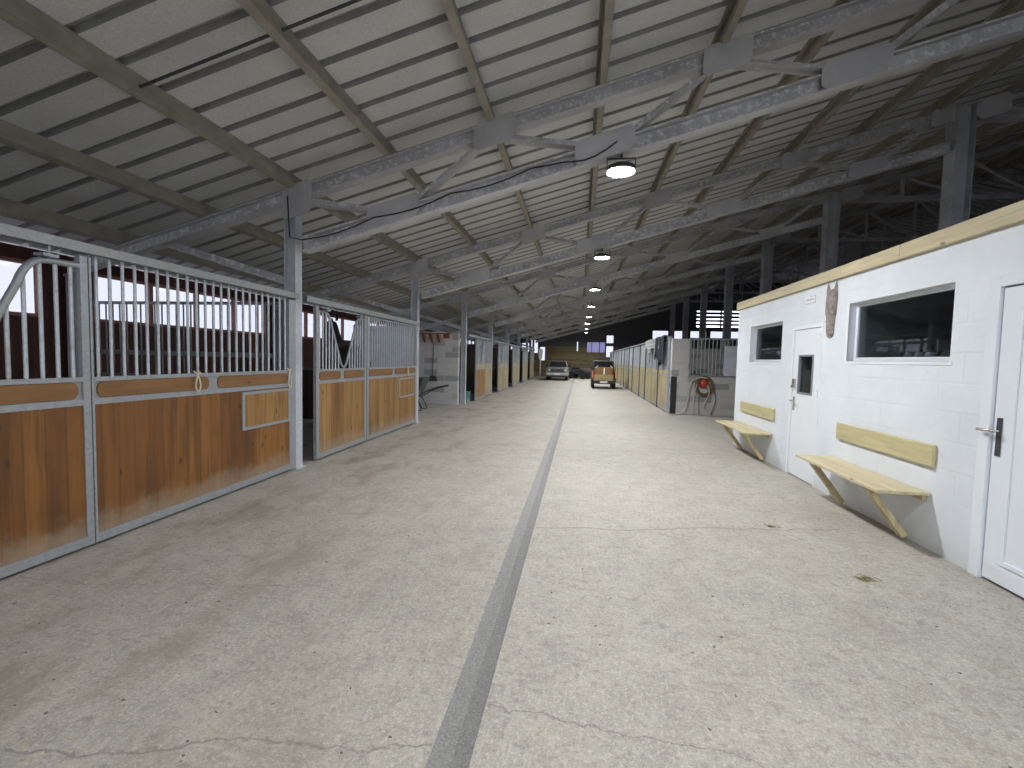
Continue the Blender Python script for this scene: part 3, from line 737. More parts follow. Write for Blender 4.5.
GR = 'stall fronts on the left'
front_panel(XL, 3.13, 5.80, 'long barred stall panel with orange-brown boards and a framed feed hatch, nearest the camera', 'stall panel', GR, M['plank'], 2, hatch=(4.78, 5.66, .70, 1.155), bars=23, stile=(.018, .14), toprail=False)
front_panel(XL, 1.36, 3.12, 'barred sliding stall door with a curved yoke, cut by the left picture edge', 'stall door', GR, M['plank'], 1, vee=(2.30, .10, .43), stile=(.07, .055), bars=16, name='stall_door', yoke_r=.026, bar_r=.0135)
front_panel(XL, 6.30, 7.92, 'honey-coloured sliding stall door with V yoke in front of the black horse', 'stall door', GR, M['plank2'], 2, vee=(7.14, .10, .43), stile=(.075, .075), bars=16, name='stall_door')
front_panel(XL, 7.95, 10.50, 'barred stall panel with honey-coloured boards and a small feed hatch, right of the V-yoke door', 'stall panel', GR, M['plank2'], 2, hatch=(9.46, 10.36, .70, 1.14), bars=23, stile=(.07, .05))
def track(x, y0, y1, label, h=.085, z=2.362):
    mb = MB(); mb.box(x - .035, x + .035, y0, y1, z + h - .012, z + h); mb.box(x + .027, x + .035, y0, y1, z, z + h - .012); mb.box(x - .035, x - .027, y0, y1, z, z + h - .012)
    mb.box(x + .012, x + .027, y0, y1, z, z + .01); mb.box(x - .027, x - .012, y0, y1, z, z + .01)
    tag(mb.build('door_track', M['galv2'], origin=(x, y0, z)), label, 'door track', 'steel tracks above the stall fronts')
track(XL + .05, -1, Y1 - .09, 'thick galvanised door track above the nearest stall panel', .075, 2.37)
track(XL + .05, Y1 + .085, Y1 + B - .09, 'galvanised door track above the V-yoke door and panel of the black horse stall')
# interior partitions and stall fittings
def rails_partition(y, label):
    r = thing('stall_partition', label, 'stall partition', (-5.8, y, 0), 'partitions between the left stalls')
    x0, x1 = XO + .24, XL - .2
    MB().box(x0, x1, y - .02, y + .02, .06, 1.22).build('boards', M['darkboard'], r)
    f = MB(); f.box(x0, x1, y - .03, y + .03, 0, .06); f.box(x0, x1, y - .03, y + .03, 1.22, 1.27); f.box(x0, x1, y - .025, y + .025, 2.30, 2.34)
    f.box(x0, x0 + .05, y - .03, y + .03, 0, 2.34); f.box(x1 - .05, x1, y - .03, y + .03, 0, 2.34); f.box(x0, x1, y - .02, y + .02, 1.55, 1.62); f.build('frame', M['galv2'], r)
    p = None; n = 28
    for i in range(n):
        xx = x0 + (i + .5) * (x1 - x0) / n
        if p is None: p = MB().tube([(0, 0, 1.25), (0, 0, 2.31)], .011, 6).build('bar', M['galv2']); o = p
        else: o = p.copy(); COL.objects.link(o)
        o.parent = r; o.location = (xx + 5.8, 0, 0)
    return r
rails_partition(Y1, 'barred partition with dark boards between the two nearest left stalls')
r = thing('stall_partition', 'pale lilac-grey sheet partition closing the black horse stall at its far side', 'stall partition', (-5.8, Y1 + B - .12, 0), 'partitions between the left stalls')
MB().box(-5.45, XL - .03, Y1 + B - .14, Y1 + B - .12, 1.22, 2.34).build('sheet', M['lilacwall'], r)
MB().box(XO + .25, XL - .03, Y1 + B - .145, Y1 + B - .115, 0.0, 1.22).build('boards', M['darkboard'], r)
f = MB(); f.box(-5.50, -5.45, Y1 + B - .16, Y1 + B - .1, 0, 2.36); f.box(XO + .25, -5.50, Y1 + B - .15, Y1 + B - .11, 1.22, 1.27); f.build('frame', M['galv2'], r)
def dark_partition(y, label, x0=XO + .01, x1=XL - .16, group='partitions between the left stalls', h=2.2):
    r = thing('stall_partition', label, 'stall partition', ((x0 + x1) / 2, y, 0), group)
    MB().box(x0, x1, y - .025, y + .025, 0, h).build('boards', M['darkboard'], r); f = MB(); f.box(x0, x1, y - .035, y + .035, h, h + .05); f.build('cap_rail', M['galv2'], r)
    return r
dp = dark_partition(Y1 + 3 * B, 'dark board partition behind the turquoise bucket stall')
for i in range(1, 5): dup(dp, (dp.location.x, Y1 + (3 + i) * B, 0), 'dark board partition in the far left stalls, %s past the turquoise bucket' % ORD[i])

# alcove: block wall, tool rack, hay fork, wheelbarrow
w = MB(); w.box(XO + .005, XL - .17, 15.04, 15.24, 0, 2.48); o = w.build('block_wall', M['block'], origin=(-5.8, 15.04, 0))
tag(o, 'grey concrete block wall at the back of the wheelbarrow corner on the left', 'block wall')
r = thing('tool_rack', 'red and pale striped tool rack fixed high on the grey block wall', 'tool rack', (-5.1, 15.0, 2.2))
MB().box(-5.75, -4.35, 14.9, 15.035, 2.40, 2.425).build('shelf_board', M['rusty'], r)
for i in range(8):
    x = -5.62 + i * .13
    MB().prism([(x, 2.40), (x + .055, 2.40), (x + .13, 2.12), (x + .075, 2.12)], 1, 14.96, 15.03).build('slat', M['palewood'] if i % 2 else M['rusty'], r)
MB().box(-4.6, -4.4, 14.98, 15.035, 2.26, 2.40).build('bracket', M['rusty'], r)
r = thing('broom', 'long dark-handled stable broom hanging upright on the grey block wall', 'broom', (-4.95, 14.98, .8))
MB().tube([(-4.97, 14.985, .98), (-4.945, 14.985, 2.09)], .016, 8).build('handle', M['darkgrey'], r)
MB().prism([(-5.13, .80), (-4.80, .80), (-4.88, .99), (-5.04, .99)], 1, 14.95, 15.03).build('head', M['darkgrey'], r)
r = thing('wheelbarrow', 'dark green wheelbarrow with black handles by the grey block wall on the left', 'wheelbarrow', (-4.6, 13.1, 0))
bx, by = -5.05, 13.1
def ring(x, hy, z, y=by): return [V((x, y - hy, z)), V((x, y + hy, z)), ]
tb = MB()
tb.loft([[V(p) for p in ((-5.35, by - .2, .42), (-4.75, by - .2, .42), (-4.75, by + .2, .42), (-5.35, by + .2, .42))],
         [V(p) for p in ((-5.65, by - .33, .95), (-4.52, by - .33, 1.0), (-4.52, by + .33, 1.0), (-5.65, by + .33, .95))]], False, False)
tb.loft([[V(p) for p in ((-5.62, by - .3, .95), (-4.55, by - .3, 1.0), (-4.55, by + .3, 1.0), (-5.62, by + .3, .95))],
         [V(p) for p in ((-5.33, by - .18, .45), (-4.77, by - .18, .45), (-4.77, by + .18, .45), (-5.33, by + .18, .45))]], False, False)
tb.add([(-5.33, by - .18, .45), (-4.77, by - .18, .45), (-4.77, by + .18, .45), (-5.33, by + .18, .45), (-5.35, by - .2, .42), (-4.75, by - .2, .42), (-4.75, by + .2, .42), (-5.35, by + .2, .42)], [(0, 1, 2, 3), (4, 5, 6, 7)])
tb.build('tub', M['greenplastic'], r)
for s_ in (-1, 1):
    MB().tube([(-5.75, by + s_ * .08, .24), (-5.3, by + s_ * .15, .38), (-4.75, by + s_ * .24, .41), (-4.45, by + s_ * .28, .60), (-4.2, by + s_ * .29, .70), (-3.98, by + s_ * .29, .75)], .019, 8).build('handle_tube', M['darkgrey'], r)
    MB().tube([(-4.12, by + s_ * .29, .725), (-3.93, by + s_ * .29, .765)], .027, 8).build('grip', M['black'], r)
    MB().tube([(-4.9, by + s_ * .22, .41), (-4.75, by + s_ * .24, .04), (-4.62, by + s_ * .24, .02), (-4.6, by + s_ * .24, .1), (-4.75, by + s_ * .24, .41)], .016, 6).build('leg', M['darkgrey'], r)
MB().lathe([(.06, -.04), (.17, -.045), (.2, -.02), (.2, .02), (.17, .045), (.06, .04)], (-5.75, by, .2), 20, 'y').build('wheel', M['rubber'], r)

# ------------------------------------------------------------------ far left stalls
G2 = 'stall fronts far down the left'
def shift(root, dy, label): return dup(root, (root.location.x, root.location.y + dy, root.location.z), label)
Y3 = Y1 + 2 * B
fp = front_panel(XL, Y3 + 1.60, Y3 + 4.64, 'barred yellow-boarded stall panel behind the slid-back door next to the turquoise bucket', 'stall panel', G2, M['plankfar'], 2, bars=22, z0=.03, insert='insertfar')
fd = front_panel(XL + .085, Y3 + 1.18, Y3 + 2.9, 'orange-boarded stall door slid open beside the turquoise bucket', 'stall door', G2, M['plank2'], 2, vee=(Y3 + 2.05, .14, .45), bars=15, name='stall_door', z0=.03, insert='insertfar', hang=-.025)
for i in range(1, 5):
    shift(fp, i * B, 'barred yellow-boarded stall panel on the far left, %s past the turquoise bucket' % ORD[i])
    d2 = shift(fd, i * B, 'yellow stall door slid open on the far left, %s past the turquoise bucket' % ORD[i])
    for ch in d2.children:
        if ch.name.startswith('boards'): ch.data = ch.data.copy(); ch.data.materials[0] = M['plankfar']
for i in range(5):
    track(XL + .06, Y3 + i * B + .085, Y3 + (i + 1) * B - .085, ['door track above the turquoise bucket stall', 'door track above the second far left stall', 'door track above the third far left stall', 'door track above the fourth far left stall', 'door track above the last far left stall'][i])
r = thing('bucket', 'turquoise plastic bucket on the floor in the open stall doorway', 'bucket', (-4.10, 16.35, 0))
MB().lathe([(.115, 0), (.15, .36), (.158, .36), (.158, .375), (.14, .375), (.108, .02)], (-4.10, 16.35, .001), 20, 'z').build('pail', M['turq'], r)
MB().tube([(-4.10 + .155 * math.cos(a), 16.35 - .05 - .02 * math.sin(a), .36 - .1 * math.sin(a)) for a in [PI * i / 10 for i in range(11)]], .005, 6).build('handle', M['galv'], r)

# ------------------------------------------------------------------ right stalls
G3 = 'stall fronts on the right'
Y0r = 15.0
d0 = front_panel(XS, Y0r + .12, Y0r + 1.85, 'yellow-boarded stall door at the near corner of the right row under the hanging rug', 'stall door', G3, M['plankfar'], 2, bars=15, name='stall_door', insert='insertfar')
p0 = front_panel(XS, Y0r + 1.95, Y0r + 5.02, 'yellow-boarded barred stall panel beside the corner door with the hanging rug', 'stall panel', G3, M['plankfar'], 2, bars=25, insert='insertfar')
p1 = front_panel(XS, Y0r + 6.99, Y0r + 9.78, 'yellow-boarded barred panel of the right row, second from the corner', 'stall panel', G3, M['plankfar'], 2, bars=23, insert='insertfar')
def rpost(y, label):
    o = MB().box(XS - .05, XS + .05, y - .035, y + .035, 0, 2.4).build('stall_post', M['darkgrey'], origin=(XS, y, 0)); tag(o, label, 'stall post', 'steel posts of the right stall fronts'); return o
ps = rpost(Y0r + .06, 'square steel post at the near corner of the right stall row')
q_ = dup(ps, (XS, Y0r + 1.9, 0), 'square steel post between the corner door and the first panel of the right row')
for i in range(1, 6):
    q = 5.04 + (i - 1) * B
    shift(d0, q, 'yellow-boarded stall door of the right row, %s from the corner' % ORD[i])
    if i > 1: shift(p1, (i - 1) * B, 'yellow-boarded barred panel of the right row, %s from the corner' % ORD[i])
    dup(ps, (XS, Y0r + q + .06, 0), 'square steel post before the %s door of the right stall row' % ORD[i])
    dup(ps, (XS, Y0r + q + 1.9, 0), 'square steel post after the %s door of the right stall row' % ORD[i])
mb = MB(); mb.box(XS - .055, XS + .055, Y0r + .02, Y0r + 29.4, 2.4, 2.45)
tag(mb.build('top_rail', M['galv'], origin=(XS, Y0r, 2.4)), 'pale steel rail along the top of the right stall row', 'rail')
ps.data = ps.data.copy(); ps.data.materials[0] = M['bar']
# end of the right row: block wall, pier, grille, hose
ye = 14.75
w = MB(); w.box(XS + .2, 7.2, ye, ye + .2, 0, 1.19); w.box(XS + .02, 3.36, ye, ye + .2, 1.19, 2.36); w.box(XS + .02, XS + .2, ye + .12, ye + .2, 0, 1.19)
o = w.build('block_wall', M['block'], origin=(XS, ye, 0)); tag(o, 'low grey concrete block wall with a pier at the end of the right stalls', 'block wall')
r = thing('window_grille', 'galvanised barred grille standing on the low block wall beyond the white cabin', 'grille', (4.0, ye + .1, 1.19))
f = MB(); f.box(3.37, 7.15, ye + .07, ye + .13, 1.20, 1.25); f.box(3.37, 7.15, ye + .07, ye + .13, 2.34, 2.40); f.box(3.37, 3.43, ye + .07, ye + .13, 1.25, 2.34); f.box(7.1, 7.15, ye + .07, ye + .13, 1.25, 2.34); f.build('frame', M['galv'], r)
p = None
for i in range(32):
    xx = 3.5 + i * .113
    if p is None: p = MB().tube([(0, 0, .05), (0, 0, 1.16)], .0135, 8).build('bar', M['bar']); o = p
    else: o = p.copy(); COL.objects.link(o)
    o.parent = r; o.location = (xx - 4.0, 0, 0)
o = MB().box(4.40, 5.2, ye + .035, ye + .06, 1.24, 2.16).build('notice_board', M['lilacwall'], origin=(4.8, ye, 1.2)); tag(o, 'blank pale lilac panel fixed on the grille beside the cabin corner', 'panel')
o = MB().box(XS + .03, XS + .19, ye + .02, ye + .11, .02, 1.17).build('black_plank', M['black'], origin=(XS + .1, ye, 0)); tag(o, 'narrow black upright board in the corner of the block wall end', 'board')
for i in range(6):
    y = [Y0r + 5.08 + j * B for j in range(6)][i]
    dark_partition(y, 'grey block partition behind the right stall fronts, %s from the corner' % ORD[i], XS + .1, 7.2, 'partitions between the right stalls')
for o in COL.objects:
    if o.name.startswith('boards') and o.parent and o.parent.get('group') == 'partitions between the right stalls': o.data.materials[0] = M['block']
o = MB().box(7.16, 7.26, ye + .2, YB - .6, 0, 2.35).build('back_partition', M['darkboard'], origin=(7.2, ye, 0)); tag(o, 'dark board wall along the back of the right stalls', 'partition')
# hose reel
hx, hy, hz = 3.80, ye - .02, .95
r = thing('hose_reel', 'red-centred hose reel with pale loops on the low block wall at right', 'hose reel', (hx, ye, hz))
rings_ = MB()
for k in range(7): rings_.tube([(hx + .03 + (.20 + .012 * k) * math.cos(a), ye - .035 - .018 * (k % 3), hz - .05 + (.23 + .013 * k) * math.sin(a)) for a in [i * 2 * PI / 28 for i in range(28)]], .017, 6, True)
rings_.build('hose_coil', M['mat'], r)
MB().lathe([(.03, -.15), (.11, -.14), (.12, -.11), (.06, -.10), (.06, -.02), (.15, -.015), (.15, 0)], (hx, ye - .005, hz + .05), 20, 'y').build('drum', M['red'], r)
def hang(pts, nm, m=M['hose'], rr=.02):
    P_ = [V(p) for p in pts]; out = []
    for i in range(len(P_) - 1):
        a, b, c, d = P_[max(i - 1, 0)], P_[i], P_[i + 1], P_[min(i + 2, len(P_) - 1)]
        for j in range(6):
            t = j / 6; out.append(.5 * ((2 * b) + (c - a) * t + (2 * a - 5 * b + 4 * c - d) * t * t + (3 * b - a - 3 * c + d) * t ** 3))
    out.append(P_[-1]); MB().tube(out, rr, 8).build(nm, m, r)
hang([(hx + .1, ye - .12, hz + .2), (hx - .15, ye - .12, hz + .22), (hx - .38, ye - .07, hz + .06), (hx - .44, ye - .06, .5), (hx - .55, ye - .1, .15), (hx - .8, ye - .2, .025), (hx - 1.05, ye - .28, .022)], 'hose_end')
hang([(hx - .2, ye - .1, hz + .02), (hx - .27, ye - .08, .7), (hx - .28, ye - .06, .3), (hx - .26, ye - .08, .06)], 'hose_loop', rr=.014)
hang([(hx + .08, ye - .14, hz + .0), (hx + .15, ye - .15, .72), (hx + .06, ye - .1, .45), (hx + .02, ye - .08, .28), (hx + .1, ye - .06, .2)], 'hose_nozzle', rr=.016)
hang([(hx + .3, ye - .06, hz - .1), (hx + .37, ye - .05, .5), (hx + .3, ye - .05, .2), (hx + .24, ye - .06, .03)], 'hose_loop', M['darkgrey'], .010)
hang([(hx - .1, ye - .05, hz - .2), (hx - .12, ye - .05, .5), (hx - .1, ye - .05, .03)], 'hose_loop', M['darkgrey'], .009)

# rug hanging over the rail of the right row
def cloth(name, mat, parent, y0, y1, ztop_, hem, side, amp=.035, n=34, m=16, seed=1):
    rnd = random.Random(seed); ph = [rnd.uniform(0, 6) for _ in range(4)]
    vs = []; fs = []
    for i in range(n + 1):
        u = i / n; y = y0 + (y1 - y0) * u; L = hem(u)
        for j in range(m + 1):
            v = j / m; d = v * L
            fold = amp * (.25 + v) * (math.sin(u * 19 + ph[0]) + .6 * math.sin(u * 33 + ph[1] + v * 2))
            if d < .12: px_, pz = XS + .06 - d / .12 * .14, ztop_ + .03 * math.sin(d / .12 * PI / 2)
            else: px_, pz = XS - .08 - .012, ztop_ + .03 - (d - .12)
            vs.append((px_ - abs(fold) * 1.2 - .01 * side, y + fold * .5 * v, pz + .01 * math.sin(u * 11)))
    for i in range(n):
        for j in range(m): fs.append((i * (m + 1) + j, i * (m + 1) + j + 1, (i + 1) * (m + 1) + j + 1, (i + 1) * (m + 1) + j))
    o = MB().add(vs, fs, True).build(name, mat, parent)
    s_ = o.modifiers.new('thick', 'SOLIDIFY'); s_.thickness = .012
    return o
r = thing('horse_rug', 'grey checked horse rug with dark lining hanging over the right stall rail', 'horse rug', (XS, 16.6, 2.45))
cloth('rug_cloth', M['rug'], r, 16.1, 19.6, 2.455, lambda u: .5 + .28 * math.sin(u * 7) ** 2 - .12 * u, 0, seed=3)
cloth('rug_lining', M['rugdark'], r, 15.3, 17.1, 2.46, lambda u: 1.1 - .42 * abs(u - .15) - .12 * math.sin(u * 12), 1.6, .05, seed=5)
for y, z in ((17.55, 1.52), (16.5, 1.35), (18.2, 1.6)):
    MB().bar((XS - .14, y, z), (XS - .14, y + .12, z + .5), .05, .01, (1, 0, 0)).build('strap', M['rugdark'], r)

# ------------------------------------------------------------------ white cabin on the right
CY0, CY1, CZ = -1.5, 9.75, 2.69
wins = [(7.72, 9.05, 1.66, 2.31), (4.41, 5.93, 1.68, 2.36)]
door1 = (6.50, 7.35, 0, 2.18); door2 = (2.95, 4.03, 0, 2.32)
w = MB(); wall_grid(w, 0, XR, .14, CY0, CY1 - .14, 0, CZ, wins + [door1, door2]); struct('wall_right', w, M['whitewall'])
w = MB(); w.box(XR, 6.6, CY1 - .14, CY1, 0, CZ); struct('wall_right_end', w, M['whitewallx'])
w = MB(); w.box(XR + .14, 6.6, CY0, CY1 - .14, CZ - .12, CZ - .02); struct('trim_1', w, M['cabindark'])
w = MB(); w.box(6.5, 6.6, CY0, CY1 - .14, 0, CZ - .12); struct('wall_cabin_back', w, M['cabindark'])
w = MB(); w.box(XR + .14, 6.5, CY0, CY0 + .1, 0, CZ - .12); struct('wall_cabin_front', w, M['cabindark'])
w = MB(); w.box(XR + .14, 6.5, 6.1, 6.2, 0, CZ - .12); struct('wall_cabin_middle', w, M['cabindark'])
bm_ = MB(); bm_.box(XR - .045, XR + .1, CY0, 5.06, CZ + .002, CZ + .145); bm_.box(XR - .045, XR + .1, 5.064, CY1 + .02, CZ + .002, CZ + .145)
tag(bm_.build('roof_beam', M['pine'], bevel=.006, origin=(XR, 5, CZ)), 'long pale pine beam along the top edge of the white cabin wall', 'beam')
for i, (a, b, c, d) in enumerate(wins):
    r = bpy.data.objects.new('window_%d' % wn_, None); wn_ += 1; COL.objects.link(r); r.location = (XR, (a + b) / 2, c); r['kind'] = 'structure'
    x0, x1, t_ = XR + .07, XR + .125, .045
    f = MB(); f.box(x0, x1, a, b, c, c + t_); f.box(x0, x1, a, b, d - t_, d); f.box(x0, x1, a, a + t_, c + t_, d - t_); f.box(x0, x1, b - t_, b, c + t_, d - t_)
    f.build('window_frame', M['pvc'], r, bevel=.005)
    s_ = MB(); s_.box(XR - .006, XR + .07, a - .03, b + .03, c - .03, c); s_.box(XR - .006, XR + .004, b, b + .05, c, d + .01); s_.build('window_sill', M['whitepaint'], r)
    MB().box(XR + .09, XR + .096, a + t_, b - t_, c + t_, d - t_).build('pane', M['glass_dark'], r)
# flush door with a small window
a, b, c, d = door1
r = bpy.data.objects.new('door_1', None); COL.objects.link(r); r.location = (XR, (a + b) / 2, 0); r['kind'] = 'structure'
f = MB(); f.box(XR - .004, XR + .1, a, a + .045, 0, d); f.box(XR - .004, XR + .1, b - .045, b, 0, d); f.box(XR - .004, XR + .1, a + .045, b - .045, d - .045, d); f.build('door_frame', M['whitepaint'], r, bevel=.003)
lf = MB(); wall_grid(lf, 0, XR + .012, .04, a + .05, b - .05, .015, d - .05, [(6.74, 7.12, 1.23, 1.75)]); lf.build('door_leaf', M['whitepaint'], r)
f = MB()
for q in ((6.72, 6.745, 1.21, 1.77), (7.115, 7.14, 1.21, 1.77), (6.745, 7.115, 1.21, 1.235), (6.745, 7.115, 1.745, 1.77)): f.box(XR + .002, XR + .055, *q)
f.build('pane_frame', M['rubberseal'], r)
MB().box(XR + .03, XR + .036, 6.74, 7.12, 1.23, 1.75).build('pane', M['glass_dark'], r)
k = MB(); k.box(XR - .02, XR + .012, 7.205, 7.255, 1.29, 1.42); k.box(XR - .035, XR - .02, 7.20, 7.26, 1.29, 1.33); k.build('door_lock', M['chrome'], r, bevel=.004)
k = MB(); k.box(XR + .004, XR + .012, 7.21, 7.25, .96, 1.16); k.tube([(XR + .01, 7.23, 1.10), (XR - .045, 7.23, 1.10), (XR - .05, 7.21, 1.10), (XR - .05, 7.10, 1.10)], .011, 8); k.build('door_handle', M['chrome'], r)
for zz in (.35, 1.2, 1.95): MB().tube([(XR - .008, a + .045, zz), (XR - .008, a + .045, zz + .1)], .009, 8).build('hinge', M['whitepaint'], r)
# plastic door with a raised panel
a, b, c, d = door2
r = bpy.data.objects.new('door_2', None); COL.objects.link(r); r.location = (XR, (a + b) / 2, 0); r['kind'] = 'structure'
f = MB(); f.box(XR - .02, XR + .1, a - .02, a + .07, 0, d); f.box(XR - .02, XR + .1, b - .07, b + .02, 0, d + .01); f.box(XR - .02, XR + .1, a + .07, b - .07, d - .075, d + .01); f.build('door_frame', M['pvc'], r, bevel=.004)
ya, yb = a + .078, b - .078
MB().box(XR + .004, XR + .06, ya, yb, .02, d - .085).build('door_leaf', M['pvc'], r, bevel=.004)
p_ = MB()
s0, s1, z0, z1 = ya + .14, yb - .14, .17, d - .23
for q in ((s0, s1, z0, z0 + .035), (s0, s1, z1 - .035, z1), (s0, s0 + .035, z0 + .035, z1 - .035), (s1 - .035, s1, z0 + .035, z1 - .035)): p_.box(XR - .006, XR + .006, *q)
p_.build('panel_moulding', M['pvc'], r, bevel=.003)
MB().box(XR + .02, XR + .03, ya - .012, yb + .012, .01, d - .07).build('door_seal', M['rubberseal'], r)
k = MB(); k.box(XR - .006, XR + .004, yb - .075, yb - .035, .97, 1.26); k.build('handle_plate', M['darkgrey'], r, bevel=.003)
k = MB(); k.tube([(XR, yb - .055, 1.16), (XR - .05, yb - .055, 1.16), (XR - .056, yb - .04, 1.16), (XR - .056, yb + .065, 1.158)], .011, 8); k.build('door_handle', M['chrome'], r)

# sign over the first door: a thin drawn frame with a line of small illegible lettering
r = thing('door_sign', 'tiny pale sign with faint lettering above the flush white door', 'sign', (XR, 6.88, 2.52))
MB().box(XR - .006, XR, 6.74, 7.02, 2.475, 2.575).build('plate', M['white'], r)
q = MB()
for p_ in ((6.74, 7.02, 2.475, 2.481), (6.74, 6.746, 2.475, 2.575), (6.74, 6.9, 2.569, 2.575)): q.box(XR - .0075, XR - .006, *p_)
q.build('border', M['ink'], r)
q = MB(); yy = 6.98
rnd = random.Random(2)
while yy > 6.79:
    ww = rnd.uniform(.008, .016); q.box(XR - .0075, XR - .006, yy - ww, yy, 2.52, 2.52 + rnd.choice((.018, .024))); yy -= ww + .007
q.build('lettering', M['ink'], r)

# carved horse head plaque
def horse_plaque():
    cy, zt_, H = 6.325, 2.655, .68
    prof = [(0, .03, .012), (.03, .07, .02), (.12, .085, .03), (.25, .088, .035), (.38, .10, .04), (.47, .115, .045), (.58, .12, .045), (.68, .125, .042), (.8, .12, .036), (.87, .11, .03), (.9, .08, .02)]
    rings = []
    for h, hw, dp in prof:
        z = zt_ - H + h * H
        rg = []
        for i in range(16):
            a = i * 2 * PI / 16
            dd = max(0, math.cos(a)); yy = math.sin(a) * hw
            k = dp * (dd ** .7)
            if .30 < h < .45 and abs(abs(yy) - .075) < .03: k *= .8
            rg.append(V((XR - k if dd > 0 else XR, cy + yy, z)))
        rings.append(rg)
    o = MB().loft(rings).build('horse_head_plaque', M['carve'], origin=(XR, cy, zt_ - H / 2))
    tag(o, 'carved grey wooden horse head hanging on the white wall between door and window', 'wall carving')
    for s_ in (-1, 1):
        e = MB(); b_ = cy + s_ * .075
        e.loft([[V((XR - .002, b_ - .035, zt_ - .13)), V((XR - .035, b_, zt_ - .13)), V((XR - .002, b_ + .035, zt_ - .13))],
                [V((XR - .002, b_ - .03 + s_ * .01, zt_ - .06)), V((XR - .03, b_ + s_ * .012, zt_ - .06)), V((XR - .002, b_ + .03 + s_ * .01, zt_ - .06))],
                [V((XR - .008, b_ - .004 + s_ * .02, zt_ + .02)), V((XR - .014, b_ + s_ * .02, zt_ + .02)), V((XR - .008, b_ + .004 + s_ * .02, zt_ + .02))]], False)
        e.build('ear', M['carve'], o)
        MB().lathe([(.001, -.012), (.014, -.008), (.018, 0), (.014, .008)], (XR - .030, cy + s_ * .062, zt_ - .27), 10, 'x').build('eye', M['carve'], o)
        MB().lathe([(.001, -.01), (.011, -.006), (.011, .006)], (XR - .024, cy + s_ * .03, zt_ - .58), 10, 'x').build('nostril', M['darkgrey'], o)
    for zz, ww in ((.22, .1), (.36, .108), (.47, .1)):
        MB().box(XR - .044, XR - .03, cy - ww * .5, cy + ww * .5, zt_ - zz - .008, zt_ - zz + .008).build('carved_band', M['carve'], o)
horse_plaque()

# backrests and folding benches
def backrest(y0, y1, z0, z1, label):
    o = MB().box(XR - .036, XR - .001, y0, y1, z0, z1).build('backrest_board', M['pinegreen'], bevel=.012, origin=(XR, (y0 + y1) / 2, z0)); tag(o, label, 'backrest', 'pine backrests on the white wall')
backrest(4.47, 6.0, .745, .945, 'pine backrest board on the white wall above the bench by the plastic door')
backrest(7.82, 9.33, .715, .91, 'pine backrest board on the white wall above the bench under the small window')
def bench(y0, y1, label, zs=.51, skew=-.12):
    r = thing('wall_bench', label, 'bench', (XR, (y0 + y1) / 2, zs), 'pine benches fixed to the white wall')
    ws = [(2.70, 2.912), (2.918, 3.13)]
    for a, b in ws:
        fa, fb = (XR - a) / .436 * skew, (XR - b) / .436 * skew
        MB().prism([(a, y0 + .0), (b, y0 + .0), (b, y1 + fb * .3), (a, y1 + fa * .3)], 2, zs - .028, zs).build('seat_plank', M['pine'], r, bevel=.004)
    for yy in (y0 + .18, y1 - .42):
        MB().box(2.78, XR - .004, yy - .03, yy + .03, zs - .075, zs - .029).build('bearer', M['pinebrace'], r, bevel=.003)
        MB().bar((2.755, yy + .08, zs - .03), (3.06, yy + .02, .04), .085, .055, (1, 0, .6)).build('brace', M['pinebrace'], r, bevel=.004)
    MB().box(XR - .04, XR - .002, y0 + .05, y1 - .1, zs - .085, zs - .029).build('wall_rail', M['pinebrace'], r, bevel=.003)
    return r
bench(4.50, 6.12, 'pine plank bench with diagonal braces beside the plastic door')
bench(7.86, 9.48, 'pine plank bench with diagonal braces under the small cabin window', .5)

# inside the cabin: shelf with jars and hats behind the large window
o = MB().box(XR + .16, XR + .5, 4.2, 6.08, 1.60, 1.64).build('window_shelf', M['cabindark'], origin=(XR + .3, 5, 1.6)); tag(o, 'grey shelf inside the cabin behind the large window', 'shelf')
jl = ['pale jar behind the large window, leftmost of three', 'pale jar behind the large window, middle of three', 'pale jar behind the large window, rightmost of three']
for i, y in enumerate((5.36, 5.21, 5.06)):
    r = thing('jar', jl[i], 'jar', (XR + .3, y, 1.64), 'jars behind the large window')
    MB().lathe([(.045, 0), (.05, .02), (.05, .12), (.04, .14)], (XR + .3, y, 1.641), 14).build('body', M['cream'], r)
    MB().lathe([(.044, .14), (.044, .165)], (XR + .3, y, 1.641), 14).build('lid', M['darkgrey'], r)
r = thing('small_clock_radio', 'small black box with pale marks at the left end of the large window', 'radio', (XR + .27, 5.68, 1.64))
MB().box(XR + .22, XR + .32, 5.56, 5.79, 1.641, 1.73).build('body', M['black'], r, bevel=.006)
q = MB()
for i in range(4): q.box(XR + .216, XR + .221, 5.6 + i * .04, 5.622 + i * .04, 1.675, 1.70)
q.build('display_marks', M['cream'], r)
for i, (y, z, l) in enumerate(((4.80, 1.641, 'black riding hat behind the large window beside the jars'), (4.52, 1.641, 'black riding hat behind the large window at its right end'))):
    r = thing('riding_hat', l, 'hat', (XR + .36, y, z), 'riding hats behind the large window')
    MB().lathe([(.125, .0), (.13, .06), (.12, .13), (.085, .19), (.03, .215), (.001, .22)], (XR + .36, y, z), 18).build('shell', M['black'], r)
    MB().prism([(XR + .18, y - .07), (XR + .25, y - .1), (XR + .25, y + .1), (XR + .18, y + .07)], 2, z + .01, z + .025).build('peak', M['black'], r)

